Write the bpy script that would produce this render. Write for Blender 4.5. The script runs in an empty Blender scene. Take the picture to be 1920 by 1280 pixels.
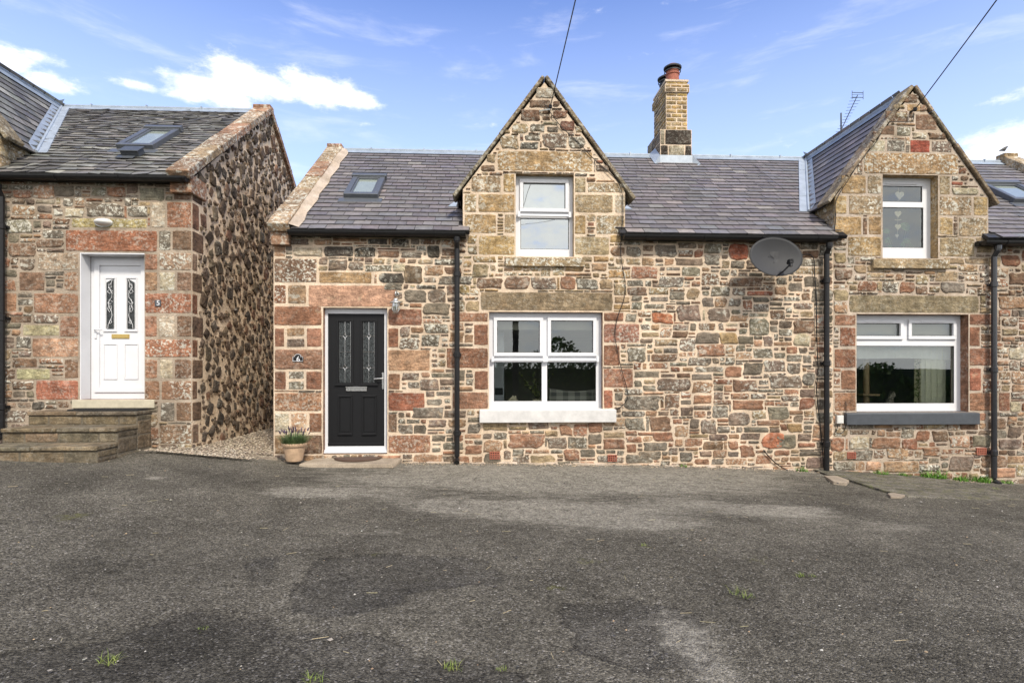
import bpy, math, random
from mathutils import Vector, Matrix
R = math.radians
C = bpy.context.scene.collection
random.seed(7)

# ------------------------------------------------------------------ camera
FPX = 1050.0; D = 8.2; H = 1.29; TH = math.atan(50/1050.0); HY = 700.0
scn = bpy.context.scene
cam_d = bpy.data.cameras.new('camera'); cam = bpy.data.objects.new('camera', cam_d); C.objects.link(cam)
cam.location = (0, -D, H); cam.rotation_euler = (R(90), 0, -TH)
cam_d.sensor_width = 36; cam_d.lens = FPX/1920*36; cam_d.shift_y = (HY-640)/1920
cam_d.clip_start = 0.05; cam_d.clip_end = 3000
scn.camera = cam
scn.render.resolution_x = 1024; scn.render.resolution_y = 682

FW = Vector((math.sin(TH), math.cos(TH), 0)); RT = Vector((math.cos(TH), -math.sin(TH), 0)); CP = Vector((0, -D, H))
def ray(px, py): return FW + RT*((px-960)/FPX) + Vector((0, 0, (HY-py)/FPX))
def P(px, py, Y=0.0):                       # the real point of a plane parallel to the facades
    d = ray(px, py); return CP + d*((Y+D)/d.y)
def hitplane(px, py, o, n):
    d = ray(px, py); return CP + d*((o-CP).dot(n)/d.dot(n))
def RW(r, Y=0.0):                           # photo rectangle -> x0,x1,z0,z1 on the plane Y
    xm = (r[0]+r[2])/2; ym = (r[1]+r[3])/2
    return (P(r[0], ym, Y).x, P(r[2], ym, Y).x, P(xm, r[3], Y).z, P(xm, r[1], Y).z)
def DIR(px, py):
    d = ray(px, py).normalized(); return math.atan2(d.x, d.y), math.asin(d.z)

# ------------------------------------------------------------------ world, sun, exposure
SUN_EL, SUN_AZ = R(46), R(157)   # azimuth clockwise from +Y (sun behind the camera, to the right)
w = bpy.data.worlds.new("World"); scn.world = w; w.use_nodes = True
nt = w.node_tree; N = nt.nodes; L = nt.links; N.clear()
def nd(t, **k):
    n = N.new(t)
    for a, b in k.items(): setattr(n, a, b)
    return n
def mth(op, a, b=None, c=None, clamp=False):
    n = N.new('ShaderNodeMath'); n.operation = op; n.use_clamp = clamp
    for i, x in enumerate((a, b, c)):
        if x is None: continue
        if isinstance(x, (int, float)): n.inputs[i].default_value = x
        else: L.new(x, n.inputs[i])
    return n.outputs[0]
sky = nd('ShaderNodeTexSky', sky_type='NISHITA', sun_disc=False, sun_elevation=SUN_EL, sun_rotation=SUN_AZ)
sky.altitude = 100; sky.air_density = 1.0; sky.dust_density = 0.6; sky.ozone_density = 2.5
geo = nd('ShaderNodeNewGeometry'); tc = nd('ShaderNodeTexCoord')
sep = nd('ShaderNodeSeparateXYZ'); L.new(tc.outputs['Generated'], sep.inputs[0])
az = mth('ARCTAN2', sep.outputs[0], sep.outputs[1]); el = mth('ARCSINE', sep.outputs[2])
comb = nd('ShaderNodeCombineXYZ'); L.new(az, comb.inputs[0]); L.new(mth('MULTIPLY', el, 2.0), comb.inputs[1])
n1 = nd('ShaderNodeTexNoise'); L.new(comb.outputs[0], n1.inputs['Vector']); n1.inputs['Scale'].default_value = 13; n1.inputs['Detail'].default_value = 11; n1.inputs['Roughness'].default_value = 0.68
comb2 = nd('ShaderNodeCombineXYZ'); L.new(az, comb2.inputs[0]); L.new(mth('MULTIPLY', el, 5.0), comb2.inputs[1])
n2 = nd('ShaderNodeTexNoise'); L.new(comb2.outputs[0], n2.inputs['Vector']); n2.inputs['Scale'].default_value = 5; n2.inputs['Detail'].default_value = 8; n2.inputs['Roughness'].default_value = 0.6; n2.inputs['Distortion'].default_value = 0.4
clouds = [(400,165,70,34,1.15),(440,145,60,36,1.2),(500,165,70,28,1.15),(600,168,75,30,1.15),(670,185,40,18,.95),(350,180,50,16,.95),(95,155,55,18,1.0),(15,110,50,26,1.0),(70,105,50,12,.8),(255,158,45,11,.9),
          (180,105,34,8,.5),(340,180,40,10,.7),(1020,52,22,10,.45),(910,232,38,10,.45),(1890,180,80,16,.75),(1900,270,120,36,1.05),(1300,90,110,9,.42),
          (50,42,30,8,.45),(680,233,30,8,.5),(135,75,26,7,.45),(1450,65,120,8,.4),(1200,12,150,10,.42),(1440,275,160,14,.4),(1915,30,26,10,.6)]
tot = None
for (cx, cy, rx, ry, s) in clouds:
    a0, e0 = DIR(cx, cy); ra = abs(DIR(cx+rx, cy)[0]-a0); re = abs(DIR(cx, cy-ry)[1]-e0)
    dx = mth('DIVIDE', mth('SUBTRACT', az, a0), ra); dy = mth('DIVIDE', mth('SUBTRACT', el, e0), re)
    q = mth('ADD', mth('MULTIPLY', dx, dx), mth('MULTIPLY', dy, dy))
    g = mth('MULTIPLY', mth('EXPONENT', mth('MULTIPLY', q, -0.5)), s)
    tot = g if tot is None else mth('MAXIMUM', tot, g)
back = mth('MULTIPLY', mth('MULTIPLY_ADD', sep.outputs[1], -3.0, 0.0, clamp=True), 1.15)      # cloudier sky on the far side
tot = mth('MAXIMUM', tot, back)
dens = mth('ADD', mth('MULTIPLY', n1.outputs[0], 2.6), mth('MULTIPLY_ADD', tot, 1.3, -1.92))
mr = nd('ShaderNodeMapRange', interpolation_type='SMOOTHSTEP'); L.new(dens, mr.inputs[0]); mr.inputs[1].default_value = -0.06; mr.inputs[2].default_value = 0.98
wisp = nd('ShaderNodeMapRange', interpolation_type='SMOOTHSTEP'); L.new(n2.outputs[0], wisp.inputs[0]); wisp.inputs[1].default_value = 0.5; wisp.inputs[2].default_value = 0.8; wisp.inputs[4].default_value = 0.22
cm = mth('MAXIMUM', mr.outputs[0], wisp.outputs[0])
# haze near the horizon
hz = nd('ShaderNodeMapRange'); L.new(el, hz.inputs[0]); hz.inputs[1].default_value = 0.0; hz.inputs[2].default_value = 0.62; hz.inputs[3].default_value = 0.97; hz.inputs[4].default_value = 0.0
tint = nd('ShaderNodeMix', data_type='RGBA', blend_type='MULTIPLY'); tint.inputs[0].default_value = 1; L.new(sky.outputs[0], tint.inputs[6]); tint.inputs[7].default_value = (1.22, 1.30, 1.76, 1)
mxh = nd('ShaderNodeMix', data_type='RGBA'); L.new(hz.outputs[0], mxh.inputs[0]); L.new(tint.outputs[2], mxh.inputs[6]); mxh.inputs[7].default_value = (6.3, 7.6, 9.8, 1)
ccol = nd('ShaderNodeMix', data_type='RGBA'); L.new(n1.outputs[0], ccol.inputs[0]); ccol.inputs[6].default_value = (8.4, 8.2, 8.0, 1); ccol.inputs[7].default_value = (11.2, 11.1, 11.0, 1)
mx = nd('ShaderNodeMix', data_type='RGBA'); L.new(cm, mx.inputs[0]); L.new(mxh.outputs[2], mx.inputs[6]); L.new(ccol.outputs[2], mx.inputs[7])
bg = nd('ShaderNodeBackground'); L.new(mx.outputs[2], bg.inputs[0]); bg.inputs[1].default_value = 0.1
out = nd('ShaderNodeOutputWorld'); L.new(bg.outputs[0], out.inputs[0])

sl = bpy.data.lights.new('sun', 'SUN'); so = bpy.data.objects.new('sun', sl); C.objects.link(so)
sl.energy = 2.7; sl.angle = R(8); sl.color = (1.0, 0.915, 0.78)
sd = Vector((math.sin(SUN_AZ)*math.cos(SUN_EL), math.cos(SUN_AZ)*math.cos(SUN_EL), math.sin(SUN_EL)))
so.rotation_euler = (-sd).to_track_quat('-Z', 'Y').to_euler(); so.location = sd*50
scn.view_settings.view_transform = 'Standard'; scn.view_settings.look = 'None'
scn.view_settings.exposure = 0.68; scn.view_settings.gamma = 1; scn.view_settings.use_curve_mapping = False

# ------------------------------------------------------------------ materials
class MT:
    def __init__(s, name):
        s.m = bpy.data.materials.new(name); s.m.use_nodes = True; s.nt = s.m.node_tree; s.n = s.nt.nodes; s.l = s.nt.links
        s.b = s.n['Principled BSDF']; s.tc = s.n.new('ShaderNodeTexCoord'); s.geo = s.n.new('ShaderNodeNewGeometry')
        s.pos = s.geo.outputs['Position']
    def sv(s, inp, v):
        if hasattr(v, 'links') or isinstance(v, bpy.types.NodeSocket): s.l.new(v, inp)
        elif isinstance(v, (tuple, list)): inp.default_value = tuple(v) + ((1,) if len(v) == 3 and inp.type == 'RGBA' else ())
        else: inp.default_value = v
    def noise(s, scale, detail=6, rough=.6, vec=None, dist=0):
        t = s.n.new('ShaderNodeTexNoise'); s.l.new(vec if vec else s.pos, t.inputs['Vector'])
        t.inputs['Scale'].default_value = scale; t.inputs['Detail'].default_value = detail; t.inputs['Roughness'].default_value = rough; t.inputs['Distortion'].default_value = dist
        return t.outputs[0]
    def vor(s, scale, feature='F1', vec=None, out=0):
        t = s.n.new('ShaderNodeTexVoronoi'); t.feature = feature; s.l.new(vec if vec else s.pos, t.inputs['Vector']); t.inputs['Scale'].default_value = scale
        return t.outputs[out]
    def scl(s, v, vec=None):
        t = s.n.new('ShaderNodeVectorMath'); t.operation = 'MULTIPLY'; s.l.new(vec if vec else s.pos, t.inputs[0]); t.inputs[1].default_value = v; return t.outputs[0]
    def map(s, x, a, b, c=0., d=1., smooth=False):
        t = s.n.new('ShaderNodeMapRange'); s.sv(t.inputs[0], x)
        if smooth: t.interpolation_type = 'SMOOTHSTEP'
        for i, k in enumerate((a, b, c, d)): t.inputs[i+1].default_value = k
        return t.outputs[0]
    def math(s, op, a, b=0., clamp=False):
        t = s.n.new('ShaderNodeMath'); t.operation = op; t.use_clamp = clamp; s.sv(t.inputs[0], a); s.sv(t.inputs[1], b); return t.outputs[0]
    def mix(s, f, a, b, mode='MIX'):
        t = s.n.new('ShaderNodeMix'); t.data_type = 'RGBA'; t.blend_type = mode
        s.sv(t.inputs[0], f); s.sv(t.inputs[6], a); s.sv(t.inputs[7], b); return t.outputs[2]
    def col(s):
        t = s.n.new('ShaderNodeVertexColor'); t.layer_name = 'Col'; return t
    def bump(s, h, strength=.5, dist=.01, prev=None):
        t = s.n.new('ShaderNodeBump'); t.inputs['Strength'].default_value = strength; t.inputs['Distance'].default_value = dist; s.l.new(h, t.inputs['Height'])
        if prev: s.l.new(prev, t.inputs['Normal'])
        return t.outputs[0]
    def fin(s, color=None, rough=.8, metal=0, normal=None, **k):
        if color is not None: s.sv(s.b.inputs['Base Color'], color)
        s.sv(s.b.inputs['Roughness'], rough); s.sv(s.b.inputs['Metallic'], metal)
        if normal: s.l.new(normal, s.b.inputs['Normal'])
        for a, b in k.items(): s.sv(s.b.inputs[a.replace('_', ' ')], b)
        return s.m
M = {}
def mk_stone(name, lich=1.0, gain=1.0, smear=0):
    t = MT(name); c = t.col(); base = c.outputs[0]
    base = t.mix(.12, base, (.225, .175, .125)); base = t.mix(1, base, (1.0, .955, .90), 'MULTIPLY')
    v = t.map(t.noise(9, 9, .7), .3, .7, .5*gain, 1.5*gain); base = t.mix(1, base, t_rgb(t, v), 'MULTIPLY')
    hue = t.noise(5.5, 4, .6); base = t.mix(t.map(hue, .5, .72, 0, .35), base, t.mix(1, base, (1.12, .93, .76), 'MULTIPLY'))
    vein = t.map(t.noise(3.2, 8, .65, t.scl((1.2, 1.2, 5)), 1.2), .46, .54, .78, 1.08); base = t.mix(1, base, t_rgb(t, vein), 'MULTIPLY')
    fine = t.map(t.noise(70, 5, .75), .3, .7, .62, 1.4); base = t.mix(1, base, t_rgb(t, fine), 'MULTIPLY')
    a1 = t.map(t.noise(2.1, 4, .55), .36, .56); sp = t.map(t.noise(27, 6, .72), .52, .57)
    a2 = t.map(t.noise(7.5, 7, .6, t.scl((1, 1, 1.3))), .585, .62)
    lm = t.math('MULTIPLY', t.math('MAXIMUM', t.math('MULTIPLY', a1, sp), t.math('MULTIPLY', a2, .75)), t.math('MULTIPLY', c.outputs[1], lich))
    base = t.mix(lm, base, t.mix(t.noise(30, 3), (.42, .40, .33), (.72, .70, .62)))
    if smear: base = t.mix(t.math('MULTIPLY', t.map(t.noise(6.5, 8, .68), .585, .66), smear), base, (.52, .40, .27))
    dk = t.map(t.noise(14, 6, .7), .6, .7, 0, .55); dk = t.math('MULTIPLY', dk, c.outputs[1]); base = t.mix(dk, base, (.05, .045, .04))
    st_ = t.map(t.noise(1.6, 6, .6, t.scl((2.2, 2.2, .55))), .38, .62, .78, 1.16); base = t.mix(1, base, t_rgb(t, st_), 'MULTIPLY')
    h = t.math('ADD', t.noise(22, 9, .75), t.math('MULTIPLY', t.noise(7, 4, .6), 1.4))
    return t.fin(base, .93, 0, t.bump(h, .9, .028), Specular_IOR_Level=.25)
def t_rgb(t, v):
    n = t.n.new('ShaderNodeCombineColor')
    for i in range(3): t.l.new(v, n.inputs[i])
    return n.outputs[0]
M['stone'] = mk_stone('weathered_stone', .85, 1.08); M['rubble'] = mk_stone('weathered_rubble', .9, 1.02, .5); M['cobble'] = mk_stone('gable_cobble', .4, .95, .15); M['stepst'] = mk_stone('worn_step_stone', .12, 1.25)
def mk_mortar(name, a, b, dirt=.3):
    t = MT(name); base = t.mix(t.map(t.noise(3, 7, .6), .35, .65), a, b)
    base = t.mix(1, base, t_rgb(t, t.map(t.noise(60, 6, .7), .25, .75, .72, 1.25)), 'MULTIPLY')
    base = t.mix(t.map(t.noise(11, 8, .75), .55, .68, 0, dirt), base, tuple(x*.42 for x in a))
    st_ = t.map(t.noise(1.6, 6, .6, t.scl((2.2, 2.2, .55))), .38, .62, .80, 1.12); base = t.mix(1, base, t_rgb(t, st_), 'MULTIPLY')
    h = t.math('ADD', t.noise(35, 8, .7), t.math('MULTIPLY', t.noise(9, 3), 1.2))
    return t.fin(base, .95, 0, t.bump(h, .8, .02), Specular_IOR_Level=.2)
M['mortar6'] = mk_mortar('lime_mortar_warm', (.60, .47, .345), (.68, .56, .44))
M['mortar7'] = mk_mortar('lime_mortar_grey', (.40, .32, .24), (.50, .42, .35), .4)
M['mortar5'] = mk_mortar('lime_mortar_brown', (.30, .24, .18), (.42, .35, .28), .5)
M['mortarG'] = mk_mortar('lime_mortar_gable', (.62, .48, .335), (.70, .57, .43), .2)
def mk_slate(name, rough):
    t = MT(name); c = t.col(); base = c.outputs[0]
    base = t.mix(1, base, t_rgb(t, t.map(t.noise(14, 7, .7), .3, .7, .72, 1.3)), 'MULTIPLY')
    base = t.mix(t.math('MULTIPLY', t.map(t.noise(30, 6, .7), .6, .7), rough), base, (.26, .26, .23))
    return t.fin(base, t.map(t.noise(6, 4), .3, .7, .42, .7), 0, t.bump(t.noise(24, 8, .7, t.scl((1, 1, 1))), .5, .008+.012*rough))
M['slate'] = mk_slate('purple_grey_slate', .12); M['slate5'] = mk_slate('rough_grey_slate', .5)
def simple(name, col, rough=.5, metal=0, var=.12, scale=20, bumpd=.002, **k):
    t = MT(name); b = t.mix(1, col, t_rgb(t, t.map(t.noise(scale, 6, .65), .3, .7, 1-var, 1+var)), 'MULTIPLY')
    return t.fin(b, rough, metal, t.bump(t.noise(scale*3, 5), .3, bumpd) if bumpd else None, **k)
M['white'] = simple('white_upvc', (.66, .67, .70), .32, 0, .04, 4, 0)
M['white_worn'] = simple('painted_white_stone', (.56, .555, .55), .7, 0, .14, 7, .006)
M['cream'] = simple('cream_painted_stone', (.46, .42, .32), .75, 0, .12, 14, .005)
M['greypaint'] = simple('slate_grey_paint', (.06, .068, .08), .45, 0, .15, 10, .004)
M['black'] = simple('black_plastic', (.011, .011, .012), .38, 0, .3, 30, .002, Specular_IOR_Level=.35)
M['blackm'] = simple('black_metal', (.03, .03, .032), .5, 0, .3, 30, .002)
M['greypipe'] = simple('grey_gloss_plastic', (.03, .031, .035), .22, 0, .2, 20, .001)
M['rubber'] = simple('dark_rubber', (.02, .02, .02), .9, 0, .3, 80, .004)
M['coir'] = simple('brown_coir', (.09, .055, .04), .95, 0, .4, 120, .006)
M['lead'] = simple('lead_sheet', (.36, .41, .47), .5, .25, .18, 5, .006)
M['ridgelead'] = simple('ridge_lead', (.30, .35, .41), .5, .25, .2, 6, .004)
M['chrome'] = simple('brushed_steel', (.75, .74, .72), .25, 1, .1, 20, 0)
M['galv'] = simple('galvanised_steel', (.62, .63, .62), .35, .8, .15, 30, .001)
M['brass'] = simple('brass', (.62, .45, .16), .35, .8, .1, 20, 0)
M['terra'] = simple('terracotta', (.46, .32, .21), .85, 0, .25, 12, .004)
M['redclay'] = simple('red_clay', (.30, .10, .065), .8, 0, .25, 30, .003)
M['airhole'] = simple('vent_hole', (.015, .012, .01), .9, 0, .1, 20, 0)
M['dish'] = simple('dark_grey_mesh_paint', (.040, .041, .044), .62, 0, .12, 3, .001, Specular_IOR_Level=.25)
M['frosted'] = simple('milky_plastic', (.62, .62, .60), .35, 0, .05, 20, 0)
M['wood'] = simple('timber', (.36, .24, .12), .6, 0, .2, 20, .001)
M['pole'] = simple('tarred_timber', (.05, .038, .028), .85, 0, .3, 12, .004)
M['inside'] = simple('room_plaster', (.38, .35, .28), .9, 0, .05, 3, 0)
M['fabric'] = simple('curtain_cloth', (.80, .78, .62), .9, 0, .06, 30, .001)
M['skyblind'] = simple('skylight_blind', (.40, .41, .40), .9, 0, .05, 12, .004); M['blindm'] = simple('blind_cloth', (.74, .74, .68), .9, 0, .05, 12, .004)
M['heart'] = simple('heart_wood', (.85, .73, .50), .8, 0, .12, 30, .001)
M['fascia'] = simple('dark_soffit_timber', (.035, .03, .028), .8, 0, .2, 20, .002)
M['steel_sky'] = simple('skylight_metal', (.115, .125, .14), .4, .3, .12, 20, 0)
def mk_blade(name, tr=.3):
    t = MT(name); c = t.col(); base = t.mix(1, c.outputs[0], t_rgb(t, t.map(t.noise(20, 4), .3, .7, .7, 1.3)), 'MULTIPLY')
    return t.fin(base, .6, 0, None, Specular_IOR_Level=.3)
M['leaf'] = mk_blade('foliage')
def mk_glass(name, refl=.14, tint=(.9, .95, .93)):
    m = bpy.data.materials.new(name); m.use_nodes = True; n = m.node_tree.nodes; l = m.node_tree.links; n.clear()
    o = n.new('ShaderNodeOutputMaterial'); mix = n.new('ShaderNodeMixShader'); tr = n.new('ShaderNodeBsdfTransparent'); gl = n.new('ShaderNodeBsdfGlossy')
    fr = n.new('ShaderNodeFresnel'); fr.inputs[0].default_value = 1.5; a = n.new('ShaderNodeMath'); a.operation = 'MULTIPLY_ADD'; a.use_clamp = True
    l.new(fr.outputs[0], a.inputs[0]); a.inputs[1].default_value = 1.2; a.inputs[2].default_value = refl
    tr.inputs[0].default_value = (*tint, 1); gl.inputs['Roughness'].default_value = 0.0; gl.inputs[0].default_value = (.95, 1, 1, 1)
    tn = n.new('ShaderNodeTexNoise'); tn.inputs['Scale'].default_value = 1.3; g = n.new('ShaderNodeNewGeometry'); l.new(g.outputs['Position'], tn.inputs['Vector'])
    b = n.new('ShaderNodeBump'); b.inputs['Strength'].default_value = .12; b.inputs['Distance'].default_value = .01; l.new(tn.outputs[0], b.inputs['Height']); l.new(b.outputs[0], gl.inputs['Normal'])
    l.new(a.outputs[0], mix.inputs[0]); l.new(tr.outputs[0], mix.inputs[1]); l.new(gl.outputs[0], mix.inputs[2]); l.new(mix.outputs[0], o.inputs[0]); return m
M['glass'] = mk_glass('window_glass', .11); M['glass_hi'] = mk_glass('dormer_glass', .42)
t = MT('obscure_glass'); M['obscure'] = t.fin(t.mix(t.map(t.noise(60, 3), .4, .6), (.008, .010, .010), (.045, .052, .055)), .15, 0, t.bump(t.noise(75, 3, .5), .6, .012), Specular_IOR_Level=.45)
t = MT('door_grain_black'); gv = t.scl((14, 14, 1.2)); M['blackdoor'] = t.fin((.009, .0095, .011), .5, 0, t.bump(t.noise(9, 6, .7, gv), .5, .004), Specular_IOR_Level=.22)
# asphalt
t = MT('worn_asphalt'); P_ = t.pos
spx = t.n.new('ShaderNodeSeparateXYZ'); t.l.new(P_, spx.inputs[0]); X_, Y_ = spx.outputs[0], spx.outputs[1]
base = t.mix(t.map(t.noise(1.1, 7, .65), .35, .65), (.084, .077, .062), (.132, .121, .098))
agg = t.vor(95); aggc = t.vor(95, out=1); bwv = t.n.new('ShaderNodeSeparateColor'); t.l.new(aggc, bwv.inputs[0])
base = t.mix(1, base, t_rgb(t, t.map(t.noise(70, 8, .85), .36, .64, .22, 1.85)), 'MULTIPLY')
base = t.mix(1, base, t_rgb(t, t.map(bwv.outputs[0], 0, 1, .5, 1.5)), 'MULTIPLY')
base = t.mix(t.map(bwv.outputs[1], .95, .965, 0, .7), base, (.30, .28, .25))
wc = t.n.new('ShaderNodeSeparateColor'); vcn = t.col(); t.l.new(vcn.outputs[0], wc.inputs[0])
pm = t.math('ADD', wc.outputs[0], t.map(t.noise(4.5, 9, .75), .3, .7, -.28, .28)); pat = t.map(pm, .41, .59)
base = t.mix(t.math('MULTIPLY', pat, t.map(t.noise(1.8, 4), .3, .7, .35, .95)), base, t.mix(1, base, (.58, .59, .63), 'MULTIPLY'))
edge = t.math('MULTIPLY', t.map(t.math('ABSOLUTE', t.math('SUBTRACT', pm, .5)), 0.0, .06, 1, 0), t.map(t.noise(2.3, 5), .42, .6)); base = t.mix(t.math('MULTIPLY', edge, .8), base, (.022, .020, .018))
big = t.map(t.noise(.8, 5, .6, None, .5), .35, .65, .78, 1.2); base = t.mix(1, base, t_rgb(t, big), 'MULTIPLY'); base = t.mix(1, base, t_rgb(t, t.map(t.noise(16, 8, .8), .32, .68, .6, 1.45)), 'MULTIPLY')
crk = t.vor(.9, 'DISTANCE_TO_EDGE', t.scl((1, 1, 1), None)); 
fine = t.math('MULTIPLY', t.map(t.noise(38, 6, .85), .40, .60, .05, 1), t.map(t.noise(9, 6, .8), .38, .58, .3, 1))
dm = t.math('MULTIPLY', t.map(t.math('ADD', t.noise(4.2, 10, .82, t.scl((.6, 1.9, 1)), .3), t.math('MULTIPLY', wc.outputs[1], .40)), .60, .80), fine)
base = t.mix(t.math('MULTIPLY', dm, .85), base, (.50, .465, .39))
ms = t.math('MULTIPLY', t.map(t.math('ADD', t.noise(9, 7, .7), t.math('MULTIPLY', wc.outputs[2], .35)), .66, .78), fine)
base = t.mix(t.math('MULTIPLY', ms, .85), base, (.15, .15, .045))
h = t.math('ADD', t.math('MULTIPLY', agg, -.6), t.noise(60, 6, .7)); h = t.math('ADD', h, t.math('MULTIPLY', pat, -.25))
M['asphalt'] = t.fin(base, .95, 0, t.bump(h, 1.0, .018), Specular_IOR_Level=.12)
t = MT('ground_field'); M['field'] = t.fin(t.mix(t.noise(.3, 6), (.05, .08, .02), (.11, .13, .04)), .95)
t = MT('path_gravel'); gc = t.vor(42, out=1); s_ = t.n.new('ShaderNodeSeparateColor'); t.l.new(gc, s_.inputs[0])
M['gravelbase'] = t.fin(t.mix(s_.outputs[0], (.13, .10, .075), (.33, .28, .21)), .9, 0, t.bump(t.vor(42), -1, .02))
t = MT('aged_concrete'); cb = t.mix(t.map(t.noise(4, 8, .7), .35, .65), (.085, .072, .055), (.165, .14, .10))
cb = t.mix(1, cb, t_rgb(t, t.map(t.noise(50, 6, .75), .3, .7, .65, 1.35)), 'MULTIPLY'); cb = t.mix(t.map(t.noise(30, 5, .7), .62, .68, 0, .7), cb, (.38, .36, .30))
M['stepstone'] = t.fin(cb, .93, 0, t.bump(t.noise(30, 7, .7), .7, .012))
t = MT('pale_concrete'); M['concrete'] = t.fin(t.mix(1, t.mix(t.map(t.noise(4, 7), .35, .65), (.22, .18, .135), (.36, .30, .23)), t_rgb(t, t.map(t.noise(70, 6, .8), .3, .7, .6, 1.4)), 'MULTIPLY'), .93, 0, t.bump(t.noise(40, 6, .7), .6, .01))
t = MT('tartan_wool'); s_ = t.n.new('ShaderNodeSeparateXYZ'); t.l.new(t.pos, s_.inputs[0])
def stripe(sock, fr, lo, hi): return t.map(t.math('FRACT', t.math('MULTIPLY', sock, fr)), lo, hi)
sx1 = t.math('GREATER_THAN', t.math('FRACT', t.math('MULTIPLY', s_.outputs[0], 5.5)), .55); sz1 = t.math('GREATER_THAN', t.math('FRACT', t.math('MULTIPLY', s_.outputs[2], 9.)), .5)
M['tartan'] = t.fin(t.mix(t.math('MULTIPLY', t.math('ADD', sx1, sz1), .5), (.55, .52, .44), (.16, .155, .14)), .95)
t = MT('tabby_fur'); M['fur'] = t.fin(t.mix(t.map(t.noise(28, 4, .6, t.scl((1, 1, 2.5))), .45, .55), (.42, .37, .28), (.10, .085, .06)), .9)

# ------------------------------------------------------------------ mesh helpers
class Frame:
    def __init__(s, o, u, v): s.o = Vector(o); s.u = Vector(u).normalized(); s.v = Vector(v).normalized(); s.n = s.u.cross(s.v).normalized()
    def p(s, a, b, c=0): return s.o + s.u*a + s.v*b + s.n*c
WF = Frame((0, 0, 0), (1, 0, 0), (0, 0, 1))           # facade: u = X, v = Z, normal = -Y
def clip(pts, planes):
    for (o, n) in planes:
        if len(pts) < 3: return []
        res = []; 
        for i in range(len(pts)):
            a = pts[i]; b = pts[(i+1) % len(pts)]; da = (a-o).dot(n); db = (b-o).dot(n)
            if da >= 0: res.append(a)
            if (da >= 0) != (db >= 0): res.append(a + (b-a)*(da/(da-db)))
        pts = res
    return pts if len(pts) >= 3 else []
class MB:
    def __init__(s): s.v = []; s.f = []; s.c = []; s.mi = []; s.col = (.5, .5, .5, 0); s.m = 0; s.planes = None
    def poly(s, pts, col=None):
        pts = [Vector(p) for p in pts]
        if s.planes:
            pts = clip(pts, s.planes)
            if not pts: return
        i = len(s.v); s.v += pts; s.f.append(tuple(range(i, i+len(pts)))); s.c.append(col or s.col); s.mi.append(s.m)
    def raw(s, verts, faces, col=None):
        i = len(s.v); s.v += [Vector(p) for p in verts]
        for f in faces: s.f.append(tuple(i+k for k in f)); s.c.append(col or s.col); s.mi.append(s.m)
    def boxf(s, F, u0, u1, v0, v1, w0, w1, col=None):
        q = [F.p(a, b, c) for c in (w0, w1) for b in (v0, v1) for a in (u0, u1)]
        fs = [(0, 2, 3, 1), (4, 5, 7, 6), (0, 1, 5, 4), (2, 6, 7, 3), (0, 4, 6, 2), (1, 3, 7, 5)]
        if s.planes:
            for f in fs: s.poly([q[k] for k in f], col)
        else: s.raw(q, fs, col)
    def box(s, x0, x1, y0, y1, z0, z1, col=None): s.boxf(WF, x0, x1, z0, z1, -y1, -y0, col)
    def tube(s, pts, r, n=8, caps=True, col=None):
        pts = [Vector(p) for p in pts]; rings = []; up = Vector((0.13, 0.2, 1)).normalized()
        for i, p in enumerate(pts):
            d = (pts[min(i+1, len(pts)-1)] - pts[max(i-1, 0)]).normalized()
            a = d.cross(up); a = a.normalized() if a.length > 1e-3 else Vector((1, 0, 0)); b = d.cross(a).normalized()
            rr = r[i] if isinstance(r, (list, tuple)) else r
            rings.append([p + (a*math.cos(2*math.pi*k/n) + b*math.sin(2*math.pi*k/n))*rr for k in range(n)])
        vs = [q for rg in rings for q in rg]; fs = []
        for i in range(len(pts)-1):
            for k in range(n): fs.append((i*n+k, i*n+(k+1) % n, (i+1)*n+(k+1) % n, (i+1)*n+k))
        if caps: fs.append(tuple(range(n))[::-1]); fs.append(tuple((len(pts)-1)*n+k for k in range(n)))
        s.raw(vs, fs, col)
    def lathe(s, c, prof, n=20, col=None, F=None):
        F = F or Frame(c, (1, 0, 0), (0, 1, 0)); vs = []; fs = []
        for (r, z) in prof:
            for k in range(n): a = 2*math.pi*k/n; vs.append(F.p(r*math.cos(a), r*math.sin(a), z))
        for i in range(len(prof)-1):
            for k in range(n): fs.append((i*n+k, i*n+(k+1) % n, (i+1)*n+(k+1) % n, (i+1)*n+k))
        s.raw(vs, fs, col)
    def build(s, name, mat, parent=None, smooth=False, bevel=0, seg=1):
        me = bpy.data.meshes.new(name); me.from_pydata([tuple(v) for v in s.v], [], s.f)
        mats = mat if isinstance(mat, (list, tuple)) else [mat]
        for m in mats: me.materials.append(m)
        if len(mats) > 1: me.polygons.foreach_set('material_index', s.mi)
        ca = me.color_attributes.new('Col', 'FLOAT_COLOR', 'CORNER'); data = []
        for f, c in zip(s.f, s.c):
            c = tuple(c) + ((0,) if len(c) == 3 else ()); data += list(c)*len(f)
        ca.data.foreach_set('color', data)
        if smooth: me.polygons.foreach_set('use_smooth', [True]*len(s.f))
        me.update(); o = bpy.data.objects.new(name, me); C.objects.link(o)
        if parent: o.parent = parent
        if bevel:
            b = o.modifiers.new('bevel', 'BEVEL'); b.width = bevel; b.segments = seg; b.limit_method = 'ANGLE'
        return o
def thing(name, label, cat, group=None):
    o = bpy.data.objects.new(name, None); C.objects.link(o); o.empty_display_size = .1; o['label'] = label; o['category'] = cat
    if group: o['group'] = group
    return o
def tag(o, label, cat, group=None):
    o['label'] = label; o['category'] = cat
    if group: o['group'] = group
    return o
def structure(o, kind='structure', label=None, cat=None):
    o['kind'] = kind
    if label: o['label'] = label
    if cat: o['category'] = cat
    return o

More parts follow.
